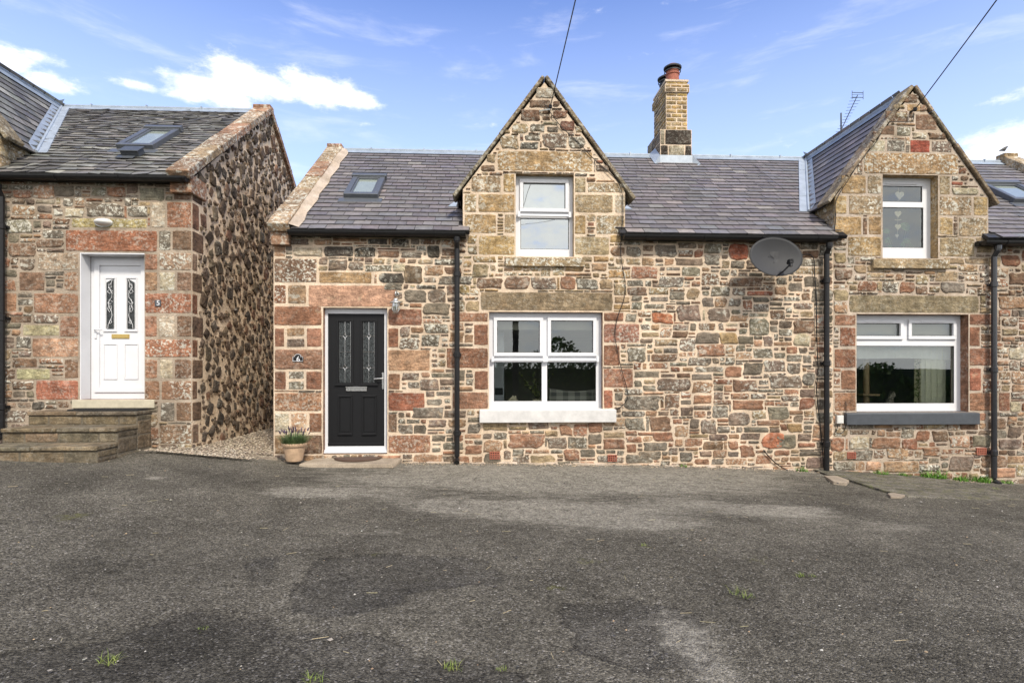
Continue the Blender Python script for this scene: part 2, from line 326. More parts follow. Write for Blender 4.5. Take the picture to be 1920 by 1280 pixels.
# ------------------------------------------------------------------ masonry
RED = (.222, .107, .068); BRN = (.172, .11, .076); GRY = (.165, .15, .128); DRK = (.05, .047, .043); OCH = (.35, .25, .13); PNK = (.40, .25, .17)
PAL = (.42, .38, .29); PUR = (.175, .135, .112); TAN = (.32, .21, .135); LRD = (.275, .15, .098); OGR = (.29, .23, .145); GRN = (.175, .165, .13)
def jit(c, k=.18):
    g = 1+random.uniform(-k, k); return tuple(max(.01, x*g*(1+random.uniform(-.035, .035))) for x in c)
def stone(mb, F, x0, x1, z0, z1, col, kind='rubble', gap=None, h=None, lich=.6, w0=0.0):
    cx = (x0+x1)/2; cz = (z0+z1)/2
    if kind == 'ashlar':
        g = .006 if gap is None else gap; a = (x1-x0)/2-g; b = (z1-z0)/2-g; h = h or random.uniform(.004, .010); per = []
        nx = max(2, int(a*2/.06)); nz = max(2, int(b*2/.06))
        for i in range(nx): per.append((-a+2*a*i/nx, -b))
        for i in range(nz): per.append((a, -b+2*b*i/nz))
        for i in range(nx): per.append((a-2*a*i/nx, b))
        for i in range(nz): per.append((-a, b-2*b*i/nz))
        k = .004; per = [(x+random.uniform(-k, k), z+random.uniform(-k, k)) for x, z in per]
        per = [(x*.985 if abs(abs(x)-a) < .01 and abs(abs(z)-b) < .01 else x, z*.965 if abs(abs(x)-a) < .01 and abs(abs(z)-b) < .01 else z) for x, z in per]
        ins = (.008, .0)
    else:
        g = random.uniform(.007, .016) if gap is None else gap; a = max(.012, (x1-x0)/2-g); b = max(.01, (z1-z0)/2-g); h = h or random.uniform(.005, .023)
        m0 = min(a, b); per = []; ch = [random.choice([.15, .3, .5, .7, 1.0])*m0*random.uniform(.6, 1.1) for _ in range(4)]
        cs = [(-1, -1), (1, -1), (1, 1), (-1, 1)]; sk = random.uniform(-.2, .2)*m0
        for q, (sx, sz) in enumerate(cs):
            c1, c2 = ch[q], ch[q]*random.uniform(.5, 1.0); A = (sx*a, sz*(b-c2)); B = (sx*(a-c1), sz*b)
            Mx = (sx*(a-c1*.3), sz*(b-c2*.3)); tri = [A, Mx, B] if (sx*sz > 0) else [B, Mx, A]
            per += tri; nx_, nz_ = cs[(q+1) % 4]
            if sz == nz_: 
                for f in ((-.33, .33) if a > .07 else (0,)): per.append((a*f*(1 if sz < 0 else -1), sz*b*random.uniform(.86, 1.06)))
            elif b > .04: per.append((sx*a*random.uniform(.90, 1.05), 0))
        per = [(x+sk*z/b+random.uniform(-.08, .08)*m0, z+random.uniform(-.09, .09)*m0) for x, z in per]
        ins = (.01, .0)
    n = len(per); vs = []; m = min(a, b)
    i1 = min(.3, .006/m); i2 = min(.6, .022/m)
    for (x, z) in per: vs.append(F.p(cx+x, cz+z, w0-.012))
    for (x, z) in per: vs.append(F.p(cx+x*(1-i1*m/a), cz+z*(1-i1*m/b), w0+h*random.uniform(.5, .8)))
    rj = .25 if kind != 'ashlar' else .06
    for (x, z) in per: vs.append(F.p(cx+x*(1-i2*m/a), cz+z*(1-i2*m/b), w0+h*(1+random.uniform(-rj, rj))))
    vs.append(F.p(cx+random.uniform(-.2, .2)*a, cz+random.uniform(-.2, .2)*b, w0+h*(1.05+random.uniform(0, rj))))
    fs = []
    for r in range(2):
        for k in range(n): fs.append((r*n+k, r*n+(k+1) % n, (r+1)*n+(k+1) % n, (r+1)*n+k))
    for k in range(n): fs.append((2*n+k, 2*n+(k+1) % n, 3*n))
    mb.raw(vs, fs, (*col, lich))
def pack(mb, F, x0, x1, z0, z1, inside, blocked, pal, seed, big=1.0, lich=.7):
    """dry-laid the way a mason does it: always the lowest bed first, levelled up against its neighbours"""
    random.seed(seed); st = .02; n = int(round((x1-x0)/st)); BIG = 1e6
    hm = [z0+.02*math.sin(i*.11)+.015*math.sin(i*.31+1) for i in range(n)]
    def lift(i0, i1):
        for i in range(i0, i1):
            x = x0+(i+.5)*st; ch = True
            while ch and hm[i] < BIG:
                ch = False
                for q in blocked:
                    if q[0]-.004 < x < q[1]+.004 and q[2]-.028 <= hm[i] < q[3]-.002: hm[i] = q[3]; ch = True
            if hm[i] < BIG and not inside(x, hm[i]+.03): hm[i] = BIG
    lift(0, n)
    for _ in range(60000):
        i = min(range(n), key=hm.__getitem__); z = hm[i]
        if z >= min(z1, BIG): break
        a = i
        while a > 0 and abs(hm[a-1]-z) < .012: a -= 1
        b = i+1
        while b < n and abs(hm[b]-z) < .012: b += 1
        W = (b-a)*st; nl = hm[a-1] if a > 0 else BIG; nr = hm[b] if b < n else BIG
        w = random.choice([.09, .12, .15, .18, .22, .27, .32, .40])*big*random.uniform(.85, 1.15)
        if W-w < .09: w = W if W < .42*big else W/2
        k = max(1, int(round(w/st))); 
        if random.random() < .5: c, d = a, min(b, a+k)
        else: c, d = max(a, b-k), b
        xa, xb = x0+c*st, x0+d*st; z = max(hm[c:d])
        cei = min([q[2] for q in blocked if q[0] < xb-.004 and q[1] > xa+.004 and q[2] > z-.03] + [BIG])
        pit = min(nl, nr)-z
        if W < .09: h = min(max(pit, .03), .2) if pit < 5 else random.uniform(.05, .12)
        else:
            h = w*random.choice([.25, .38, .5, .62, .75, .9])*random.uniform(.9, 1.1); h = max(.042, min(.20*big, h))
            for nb in (nl, nr):
                if abs(z+h-nb) < .035: h = nb-z
        if cei-z < .03: hm[c:d] = [max(cei, z)+.001]*(d-c); lift(c, d); continue
        if cei-(z+h) < .055: h = cei-z if cei-z < .2 else (cei-z)/2
        zt = z+h
        for _k in range(5):
            if inside(xa+.01, zt) and inside(xb-.01, zt): break
            zt = z+(zt-z)*.7
        else: zt = None
        if zt and d-c > 1 and zt-z > .022:
            cc, lc = pal((xa+xb)/2, z); j = .004; g = random.uniform(.003, .006) if min(xb-xa, zt-z) < .06 else random.choice([.004, .006, .009, .013, .018])
            stone(mb, F, xa+random.uniform(-j, j), xb+random.uniform(-j, j), z+random.uniform(-j, j), zt+random.uniform(-j, j), jit(cc), 'rubble', lich=lich*lc*random.choice([.05, .3, .7, 1.2, 1.7]), gap=g)
        hm[c:d] = [z+max(h, .02)]*(d-c); lift(c, d)
def face_with_holes(mb, F, strips, zb, holes, depth, rcol=None):
    # strips: (xa, xb, ztop_a, ztop_b); front sheet split round the holes, then the reveals
    for (xa, xb, ta, tb) in strips:
        xs = sorted({xa, xb} | {h[k] for h in holes for k in (0, 1) if xa < h[k] < xb})
        for a, b in zip(xs, xs[1:]):
            top = lambda x: ta+(tb-ta)*(x-xa)/(xb-xa)
            z = zb
            for h in sorted([h for h in holes if h[0] <= a+1e-6 and h[1] >= b-1e-6], key=lambda h: h[2]):
                if h[2] > z+1e-4: mb.poly([F.p(a, z), F.p(b, z), F.p(b, h[2]), F.p(a, h[2])])
                z = h[3]
            mb.poly([F.p(a, z), F.p(b, z), F.p(b, top(b)), F.p(a, top(a))])
    if rcol: mb.m = 1
    for hi_, (a, b, z0, z1) in enumerate(holes):
        for q in ([(a, z0), (a, z1)], [(b, z1), (b, z0)], [(a, z1), (b, z1)], [(b, z0), (a, z0)]):
            mb.poly([F.p(*q[0], 0), F.p(*q[1], 0), F.p(*q[1], -depth), F.p(*q[0], -depth)], rcol[hi_] if rcol else None)
def in_strips(strips, x, z, m=.03):
    for (xa, xb, ta, tb) in strips:
        if xa <= x <= xb: return z < ta+(tb-ta)*(x-xa)/(xb-xa)-m
    return False
def pick(opts):
    s = sum(o[1] for o in opts); r = random.uniform(0, s)
    for c, k in opts:
        r -= k
        if r <= 0: return c
    return opts[-1][0]

# ------------------------------------------------------------------ levels of the houses
ZE = P(700, 431, -.12).z; RY = 2.85; ZR = P(900, 289, RY).z; ZE5 = P(200, 328, -.12).z; ZR5 = P(300, 207, RY).z
SL = (ZR-ZE)/(RY+.12); SL5 = (ZR5-ZE5)/(RY+.12)
def roofz(y, z0=ZE, s=SL): return z0+s*(y+.12)
X6L = P(513, 600).x; X67 = P(1562, 600).x; X5R = P(360, 600).x; X5L = P(-4, 600).x; X7R = P(1875, 284, RY).x
D1C = P(1021, 600).x; HW = (P(1172, 500).x-P(868, 500).x)/2; D2C = P(1853, 500).x-HW; D4C = X5L-HW
ZSH = P(1172, 360).z; ZAP = P(1021, 152).z; DZ5 = ZE5-ZE
def gnd(x, y=0):
    pts = [(-300, 3), (-9.5, .42), (-4.4, .22), (-3.2, .1), (-2.4, .02), (0, -.02), (2.5, -.07), (4.9, -.17), (7, -.32), (10, -.5), (300, -4)]
    for (a, za), (b, zb) in zip(pts, pts[1:]):
        if a <= x <= b: z = za+(zb-za)*(x-a)/(b-a); break
    else: z = 0
    return z + (.02*max(y, -30) if y < 0 else 0)

# ------------------------------------------------------------------ ground
def axis(a, b, fine0, fine1, st, far):
    v = []; x = fine0
    while x < fine1+1e-6: v.append(x); x += st
    k = st; x = fine1
    while x < b: k *= 1.5; x += k; v.append(min(x, b))
    k = st; x = fine0; l = []
    while x > a: k *= 1.5; x -= k; l.append(max(x, a))
    return l[::-1]+v
def onground(px, py):
    d = ray(px, py); t = (gnd(0, -4)-H)/d.z
    for _ in range(12): q = CP+d*t; t = (gnd(q.x, q.y)-H)/d.z
    return CP+d*t
gx = axis(-300, 300, -9, 10, .08, 0); gy = axis(-300, 300, -8.2, 1.0, .08, 0)
PATCH = [[(-60,1232),(0,1226),(110,1219),(230,1206),(275,1178),(310,1158),(360,1152),(430,1161),(505,1167),(532,1180),(548,1196),(620,1192),(700,1194),(735,1208),(780,1230),(880,1240),(980,1262),(1000,1330),(-60,1330)],
         [(600,1050),(690,1042),(790,1048),(850,1044),(920,1056),(942,1088),(925,1097),(870,1100),(820,1104),(770,1116),(745,1135),(690,1150),(610,1162),(545,1145),(552,1105),(580,1085)], [(1050,1130),(1180,1120),(1320,1150),(1330,1240),(1200,1250),(1080,1210)], [(460,1048),(520,1045),(522,1070),(500,1100),(470,1085)]]
PATCH = [[(onground(*p).x, onground(*p).y) for p in poly] for poly in PATCH]
def sdist(poly, x, y):
    ins = False; dm = 9
    for (x1, y1), (x2, y2) in zip(poly, poly[1:]+poly[:1]):
        if (y1 > y) != (y2 > y) and x < (x2-x1)*(y-y1)/(y2-y1)+x1: ins = not ins
        dx, dy = x2-x1, y2-y1; t = max(0, min(1, ((x-x1)*dx+(y-y1)*dy)/(dx*dx+dy*dy))); dm = min(dm, math.hypot(x-x1-t*dx, y-y1-t*dy))
    return dm if ins else -dm
DUST = []
for (cx, cy, rx, ry, k) in ((1060,885,330,16,1.),(1130,910,230,14,.9),(960,950,130,14,.9),(1120,962,130,16,1.),(1200,985,90,9,.8),(860,945,90,9,.8),(1440,962,80,10,.95),(1500,955,60,6,.8),(1290,1190,45,40,1.2),(1345,1272,40,12,1.2),(640,925,110,9,.75),(720,1000,60,8,.5),(288,898,16,3,1.5),(560,925,60,6,.6),(1110,918,16,2.5,1.3),(1300,945,70,8,.6),(1700,990,90,9,.5),(760,900,120,8,.7)):
    c = onground(cx, cy); DUST.append((c.x, c.y, abs(onground(cx+rx, cy).x-c.x), abs(onground(cx, cy-ry).y-c.y), k))
MOSS = []
for (cx, cy, rx, ry) in ((145,962,26,6),(120,968,20,5),(1385,1116,26,6),(1510,1080,20,6),(1205,1024,16,4),(1110,1050,30,5),(1420,1050,25,5),(1040,1100,20,6),(700,1042,10,3)):
    c = onground(cx, cy); MOSS.append((c.x, c.y, abs(onground(cx+rx, cy).x-c.x), abs(onground(cx, cy-ry).y-c.y)))
mb = MB(); vs = []; vc = []; fs = []
for y in gy:
    for x in gx:
        z = gnd(x, y) + (.012*math.sin(x*1.3+y*.7)+.010*math.sin(x*.6-y*1.9) if y < -.6 else 0); r = g = b_ = 0
        if -8 < y < -.0 and -8 < x < 9:
            if y < -2.5: r = max(0, min(1, .5+max(sdist(p, x, y) for p in PATCH)/.24))
            g = min(1, sum(k*math.exp(-((x-cx)/rx)**2*.7-((y-cy)/ry)**2*.7) for cx, cy, rx, ry, k in DUST)+.9*math.exp((y+.0)/.22))
            b_ = min(1, sum(math.exp(-((x-cx)/rx)**2-((y-cy)/ry)**2) for cx, cy, rx, ry in MOSS))
            if r > .5: z -= .008
        vs.append((x, y, z)); vc.append((r, g, b_, 0))
nx_ = len(gx)
for j in range(len(gy)-1):
    for i in range(nx_-1): fs.append((j*nx_+i, j*nx_+i+1, (j+1)*nx_+i+1, (j+1)*nx_+i))
mb.raw(vs, fs)
for k, f in enumerate(mb.f):
    y = vs[f[0]][1]; x = vs[f[0]][0]; mb.mi[k] = 0 if (-12.2 < y < 14 and -60 < x < 60) else 1
g_o = structure(mb.build('ground', [M['asphalt'], M['field']], smooth=True))
g_o.data.color_attributes['Col'].data.foreach_set('color', [q for f in mb.f for i in f for q in vc[i]])

# ------------------------------------------------------------------ roofs
def slate_col5(): return jit(pick([((.14, .135, .122), 4), ((.18, .175, .155), 3), ((.09, .087, .08), 2), ((.26, .25, .22), .8)]), .2)
def slate_col6(): return jit(pick([((.148, .135, .136), 5), ((.176, .161, .160), 2.2), ((.128, .118, .121), 3), ((.22, .196, .186), .6), ((.152, .145, .155), 1.2)]), .09)
def slates(mb, F, u0, u1, vlen, cfun, gauge=.165, wid=(.24, .27), seed=1, skip=None, rough=0):
    random.seed(seed); v = -.02; k = 0
    while v < vlen:
        u = u0 - (k % 2)*wid[0]/2 - random.uniform(0, .03)
        g = gauge*(1-.35*v/vlen) if rough else gauge
        while u < u1:
            w_ = random.uniform(*wid); a, b = max(u, u0), min(u+w_, u1)
            if b-a > .02 and not (skip and skip(F.p((a+b)/2, v+g/2))):
                dv = random.uniform(-.006, .006)*(1+2*rough); t = .011+.009*rough*random.random(); tw = random.uniform(-.0025, .0025)*(1+3*rough)
                c = (*cfun(), 0)
                p0 = [F.p(a+.0035, v+dv, .014+t+tw), F.p(b-.0035, v+dv, .014+t-tw), F.p(b-.0035, v+g+.05, .006), F.p(a+.0035, v+g+.05, .006)]
                if random.random() < .12+.3*rough:      # chipped corner
                    q = random.uniform(.02, .05); p0 = [F.p(a+.003+q, v+dv, .014+t+tw), F.p(b-.003, v+dv, .014+t-tw), p0[2], p0[3], F.p(a+.003, v+dv+q*.8, .012+t+tw)]
                mb.poly(p0, c)
                d = (.05, .047, .048)
                mb.poly([F.p(a+.003, v+dv, 0), F.p(b-.003, v+dv, 0), p0[1], p0[0]], d)
                mb.poly([F.p(b-.003, v+dv, 0), F.p(b-.003, v+g+.05, 0), p0[2], p0[1]], d)
                mb.poly([F.p(a+.003, v+g, 0), F.p(a+.003, v+dv, 0), p0[0], p0[-1]], d)
            u += w_
        v += g; k += 1
def main_frame(z0, s): return Frame((0, -.12, z0), (1, 0, 0), (0, 1, s))
F6 = main_frame(ZE, SL); F5 = main_frame(ZE5, SL5); VL6 = math.hypot(RY+.12, ZR-ZE); VL5 = math.hypot(RY+.12, ZR5-ZE5)
def dorm_z(x, c, dz=0): return ZAP+dz - (ZAP-ZSH)/HW*abs(x-c)
def main_roof(parent, F, u0, u1, vl, cfun, dorms, dz, mat, seed, rough=0, **k):
    mb = MB()
    def skip(p):
        for c in dorms:
            if p.z+.10 < dorm_z(p.x, c, dz) and abs(p.x-c) < HW-.02 and p.y < RY-.2: return True
        return False
    # boarding below the slates, cut away where the dormers pass through
    mb.col = (.02, .02, .022, 0); cuts = sorted([(max(u0, c-HW+.1), min(u1, c+HW-.1)) for c in dorms]); x = u0
    for a, b in cuts:
        if a > x: mb.boxf(F, x, a, 0, vl, -.05, 0)
        if b > a: mb.boxf(F, a, b, vl*.72, vl, -.05, 0)
        x = b
    if x < u1: mb.boxf(F, x, u1, 0, vl, -.05, 0)
    slates(mb, F, u0, u1, vl, cfun, skip=skip, seed=seed, rough=rough, **k)
    FB = Frame(F.p(0, vl), (1, 0, 0), (0, 1, -(F.v.z/F.v.y))); FB.n = -FB.n if FB.n.z < 0 else FB.n
    mb.col = (.08, .075, .08, 0); mb.boxf(FB, u0, u1, 0, vl, -.05, .012)
    return mb.build('roof', mat, parent)
def ridge_roll(parent, x0, x1, z, y=RY):
    mb = MB(); mb.tube([(x0, y, z+.035), (x1, y, z+.035)], .038, 10)
    mb.poly([(x0, y-.13, z-.13*SL+.035), (x1, y-.13, z-.13*SL+.035), (x1, y-.01, z+.045), (x0, y-.01, z+.045)])
    mb.poly([(x0, y+.01, z+.045), (x1, y+.01, z+.045), (x1, y+.13, z-.13*SL+.035), (x0, y+.13, z-.13*SL+.035)])
    x = x0+.5
    while x < x1: mb.box(x-.012, x+.012, y-.05, y-.0, z+.0, z+.078); x += 1.02
    return mb.build('ridge', M['ridgelead'], parent)

def dormer(parent, c, dz, seed, cfun, mat):
    """slated roof behind a gable flush with the facade, its skews, cheeks and valley gutters"""
    ze, ex = ZE+dz, ZSH+dz; slope = (ZAP-ZSH)/HW; ap = ZAP+dz; sm = SL if dz == 0 else SL5
    mb = MB(); ov = .07
    n = Vector((0, -sm, 1)).normalized(); o = Vector((0, -.12, ze))
    for sgn in (-1, 1):
        F = Frame((c+sgn*(HW+ov), 0, ap-slope*(HW+ov)), (0, -sgn, 0), (-sgn, 0, slope))   # u runs so that the normal points outward/up
        if F.n.z < 0: F.n = -F.n
        vl = math.hypot(HW+ov, slope*(HW+ov))
        mb.planes = [(o+Vector((0, 0, .0)), n), (Vector((0, .2, 0)), Vector((0, 1, 0)))]
        mb.col = (.02, .02, .02, 0); ua, ub = (.15, RY+.1) if F.u.y > 0 else (-RY-.1, -.15)
        mb.boxf(F, ua, ub, 0, vl, -.03, 0); slates(mb, F, ua, ub, vl, cfun, seed=seed+sgn, gauge=.17)
    mb.planes = None
    rf = mb.build('dormer_roof', mat, parent)
    r = MB(); r.tube([(c, .25, ap+.045), (c, RY, ap+.045)], .035, 8)
    for s in (-1, 1): r.poly([(c, .25, ap+.055), (c, RY, ap+.055), (c+s*.1, RY, ap-.1*slope+.055), (c+s*.1, .25, ap-.1*slope+.055)])
    r.build('dormer_ridge', M['ridgelead'], rf)
    for s in (-1, 1):                                                                     # lead valleys
        y0 = (ex-ze)/sm-.12; y1 = (ap-ze)/sm-.12; A = Vector((c+s*HW, y0, ex)); B = Vector((c, y1, ap))
        Fm = Frame((0, -.12, ze), (1, 0, 0), (0, 1, sm)); nn = Fm.n; v = MB(); k = 1 if y1 < RY else (RY-y0)/(y1-y0); B = A+(B-A)*k
        A = A-(B-A)*.07; q = Vector((s*.17, 0, 0)); r_ = Vector((-s*.09, 0, slope*.09))
        ns = 4
        for i in range(ns):
            a = A+(B-A)*(i/ns); b = A+(B-A)*((i+1)/ns); lift = nn*(.034+.004*(i % 2))
            v.poly([a+lift, b+lift, b+lift+q, a+lift+q]); v.poly([a+lift+r_+nn*.02, b+lift+r_+nn*.02, b+lift, a+lift]); v.poly([a+lift+q, b+lift+q, b+q, a+q]); v.poly([a+lift, a+lift+q, a+q, a])
        v.tube([A+nn*.045+q*.15, B+nn*.045+q*.15], .02, 6)
        v.build('valley_gutter', M['lead'], rf)
    for s in (-1, 1):
        ck = MB(); ck.col = (*OGR, .8); random.seed(seed+5+s)
        yb = (ex-ze)/sm-.10; x = c+s*HW
        ck.poly([(x, 0, ze-.15), (x, yb, ex), (x, 0, ex)]); ck.poly([(x-s*.03, .3, ze-.1), (x, 0, ex), (x, yb, ex)])
        Fc = Frame((c+s*HW, 0, 0), (0, s, 0), (0, 0, 1))
        for (a, b, z0, z1) in ((.02, .3, ze+.3, ex-.2), (.02, .2, ze+.1, ze+.28), (.02, .42, ex-.19, ex-.02), (.32, .55, ex-.34, ex-.2), (.44, .66, ex-.18, ex-.03)):
            aa, bb = (a, b) if s > 0 else (-b, -a)
            stone(ck, Fc, aa, bb, z0, z1, jit(OGR), 'ashlar', lich=1.2)
        ck.build('cheek', [M['stone']], rf)
    sk = MB(); random.seed(seed+9)
    for s in (-1, 1):                                                                     # skew slabs along the gable
        L_ = math.hypot(HW+.10, slope*(HW+.10)); F = Frame((c+s*(HW+.10), 0, ap-slope*(HW+.10)), (0, 1, 0), (-s, 0, slope))
        if F.n.z < 0: F.n = -F.n
        u = 0; k = 0; cuts = [0, .22, .52, .80, 1.0]
        for a, b in zip(cuts, cuts[1:]):
            cc = jit(pick([((.20, .165, .115), 3), ((.16, .14, .105), 2), ((.24, .21, .16), 1)]), .15)
            a_, b_ = a*L_+.002, b*L_-.002 + (.035 if b == 1 else 0)
            sk.boxf(F, -.04+random.uniform(-.006, .006), .27, a_, b_, .02, .070+random.uniform(-.006, .006), (*cc, .7))
    sko = sk.build('gable_coping', M['stone'], rf, bevel=.008)
    return rf

def gutter(parent, x0, x1, z, name='gutter'):
    mb = MB(); n = 8; r = .062; y = -.16; ends = []
    for sgn, rr in ((1, r), (-1, r-.006)):
        prof = [(y+rr*math.cos(math.pi+math.pi*k/n), z+rr*math.sin(math.pi+math.pi*k/n)*1.05) for k in range(n+1)]; ends.append(prof)
        for a, b in zip(prof, prof[1:]): mb.poly([(x0, *a), (x1, *a), (x1, *b), (x0, *b)])
    for k in (0, n): a, b = ends[0][k], ends[1][k]; mb.poly([(x0, *a), (x1, *a), (x1, *b), (x0, *b)])
    for x in (x0, x1): mb.poly([(x, *a) for a in ends[0]])
    x = x0+.35
    while x < x1:
        prof = [(y+.069*math.cos(math.pi+math.pi*k/n), z+.069*1.05*math.sin(math.pi+math.pi*k/n)) for k in range(n+1)]
        for a, b in zip(prof, prof[1:]): mb.poly([(x-.02, *a), (x+.02, *a), (x+.02, *b), (x-.02, *b)])
        for sx in (-.02, .02): mb.poly([(x+sx, *a) for a in prof])
        x += .85
    mb.box(x0, x1, -.09, -.012, z-.05, z+.02)          # fascia behind it
    return mb.build(name, M['black'], parent)
def downpipe(parent, px, ztop, zbot, mat, r=.038, shoe=True, offs=-.085):
    x = P(px, 650, offs).x; mb = MB(); pts = [(x, -.15, ztop), (x, -.145, ztop-.07), (x, offs, ztop-.16), (x, offs, zbot+.09)]
    if shoe: pts += [(x, offs-.015, zbot+.045), (x, offs-.09, zbot+.01)]
    else: pts += [(x, offs, zbot)]
    mb.tube(pts, r, 12); mb.tube([(x, -.15, ztop+.0), (x, -.147, ztop-.06)], r*1.25, 12)
    L_ = ztop-zbot
    for f in (.16, .52, .87):
        z = ztop-L_*f; mb.tube([(x, offs, z-.045), (x, offs, z-.035), (x, offs, z+.035), (x, offs, z+.045)], [r*1.02, r*1.28, r*1.28, r*1.02], 12)
        mb.box(x-.058, x+.058, offs+.03, -.002, z-.018, z+.018); 
    o = mb.build('downpipe', mat, parent, smooth=False); return o

def skew_end(parent, xa, xb, z0, s, vl, cols, seed, frx=None, raise_=.10):
    """thick coping stones over an end gable, front and back slopes; parent's part"""
    mb = MB(); random.seed(seed)
    for back in (0, 1):
        F = Frame((0, -.16, z0+s*(-.04)), (1, 0, 0), (0, 1, s)) if not back else None
        if back: F = Frame((0, 2*RY+.16, z0+s*(-.04)), (1, 0, 0), (0, -1, s)); F.n = F.n if F.n.z > 0 else -F.n
        v = 0; L_ = vl+.04
        while v < L_:
            w_ = min(random.uniform(.5, .85), L_-v); w_ = L_-v if L_-v-w_ < .2 else w_
            c = jit(pick(cols), .15); mb.boxf(F, xa+random.uniform(-.008, .008), xb+random.uniform(-.01, .01), v+.004, v+w_-.004+(.03 if v+w_ >= L_-.01 else 0), -.02, raise_+random.uniform(-.008, .008), (*c, 1.3)); v += w_
    mb.box(xa, xb, RY-.1, RY+.1, z0+s*(RY+.12)+.02, z0+s*(RY+.12)+raise_*1.2, (*jit(cols[0][0]), 1))
    mb.box(xa+.01, xb-.02, -.10, .35, z0-.22, z0+.05, (*jit(cols[0][0]), 1))               # skewputt
    return mb.build('end_coping', M['stone'], parent, bevel=.014, seg=2)
def skylight(parent, F, quad, white=True, label=None):
    o, n = F.o, F.n; pts = [hitplane(x, y, F.p(0, 0, .10), n) for x, y in quad]
    us = [(p-o).dot(F.u) for p in pts]; vs_ = [(p-o).dot(F.v) for p in pts]
    u0, u1 = (us[0]+us[3])/2, (us[1]+us[2])/2; v0, v1 = (vs_[0]+vs_[1])/2, (vs_[2]+vs_[3])/2
    mb = MB(); t = .085
    for a, b, c, d in ((u0, u1, v0, v0+t), (u0, u1, v1-t, v1), (u0, u0+t, v0+t, v1-t), (u1-t, u1, v0+t, v1-t)): mb.boxf(F, a, b, c, d, .0, .10)
    for a, b, c, d in ((u0+t, u0+t+.03, v0+t, v1-t), (u1-t-.03, u1-t, v0+t, v1-t), (u0+t, u1-t, v1-t-.03, v1-t), (u0+t, u1-t, v0+t, v0+t+.03)): mb.boxf(F, a, b, c, d, .0, .085)
    mb.boxf(F, u0-.07, u1+.07, v0-.16, v0-.001, .012, .032); mb.boxf(F, u0-.02, u1+.02, v1-.08, v1+.03, .05, .125)
    sk = mb.build('skylight', M['steel_sky'], parent, bevel=.006)
    g = MB(); g.poly([F.p(u0+t, v0+t, .066), F.p(u1-t, v0+t, .066), F.p(u1-t, v1-t, .066), F.p(u0+t, v1-t, .066)]); g.build('pane', M['glass'], sk)
    b = MB(); b.boxf(F, u0+t, u1-t, v0+t, v1-t, .045, .055); b.build('blind', M['skyblind'], sk)
    return sk

# ------------------------------------------------------------------ windows and doors
def ring(mb, x0, x1, z0, z1, t, ya, yb, tb=None):
    tb = tb or t
    mb.box(x0, x1, ya, yb, z0, z0+tb); mb.box(x0, x1, ya, yb, z1-t, z1); mb.box(x0, x0+t, ya, yb, z0+tb, z1-t); mb.box(x1-t, x1, ya, yb, z0+tb, z1-t)
def slab_with_holes(mb, rect, holes, ya, yb):
    F = Frame((0, ya, 0), (1, 0, 0), (0, 0, 1)); x0, x1, z0, z1 = rect
    face_with_holes(mb, F, [(x0, x1, z1, z1)], z0, holes, yb-ya)
    for q in (((x0, z0), (x0, z1)), ((x1, z1), (x1, z0)), ((x0, z1), (x1, z1)), ((x1, z0), (x0, z0))):
        mb.poly([(q[0][0], ya, q[0][1]), (q[1][0], ya, q[1][1]), (q[1][0], yb, q[1][1]), (q[0][0], yb, q[0][1])])
def window(parent, hole, Y, panes, sashes, glass, extra=None):
    """white frame filling the opening `hole`, panes given as photo rectangles in the plane of the frame"""
    mb = MB(); pw = [RW(p, Y) for p in panes]; cl = lambda r: (max(r[0], hole[0]+.03), min(r[1], hole[1]-.03), r[2], r[3]); pw = [cl(r) for r in pw]
    slab_with_holes(mb, hole, pw, Y+.018, Y+.075)
    for k, (i, t, yb) in enumerate(sashes):
        x0, x1, z0, z1 = pw[i]; ring(mb, x0-t, x1+t, z0-t, z1+t, t, Y-.012, Y+.016)
    if extra: extra(mb, hole, pw, Y)
    o = mb.build('window', M['white'], parent, bevel=.004)
    for r in pw:
        g = MB(); g.poly([(r[0]-.003, Y+.035, r[2]-.003), (r[1]+.003, Y+.035, r[2]-.003), (r[1]+.003, Y+.035, r[3]+.003), (r[0]-.003, Y+.035, r[3]+.003)]); g.build('pane', glass, o)
        s = MB(); ring(s, r[0], r[1], r[2], r[3], .007, Y+.026, Y+.034); s.build('seal', M['rubber'], o)
    return o
def room(parent, hole, y0, y1, side=.5, zlo=None, zhi=None, mat=None):
    x0, x1, z0, z1 = hole; a, b = x0-side, x1+side; lo = z0-.3 if zlo is None else zlo; hi = z1+.1 if zhi is None else zhi
    mb = MB()
    mb.poly([(a, y1, lo), (b, y1, lo), (b, y1, hi), (a, y1, hi)]); mb.poly([(a, y0, lo), (a, y1, lo), (a, y1, hi), (a, y0, hi)]); mb.poly([(b, y0, lo), (b, y1, lo), (b, y1, hi), (b, y0, hi)])
    mb.poly([(a, y0, lo), (b, y0, lo), (b, y1, lo), (a, y1, lo)]); mb.poly([(a, y0, hi), (b, y0, hi), (b, y1, hi), (a, y1, hi)])
    F = Frame((0, y0, 0), (1, 0, 0), (0, 0, 1)); face_with_holes(mb, F, [(a, b, hi, hi)], lo, [hole], 0)
    mb.box(x0, x1, y0, y0+.0, z0, z0) if False else None
    mb.poly([(x0, y0-.14, z0+.002), (x1, y0-.14, z0+.002), (x1, y0+.12, z0+.002), (x0, y0+.12, z0+.002)])    # inner sill board
    return mb.build('room', mat or M['inside'], parent)

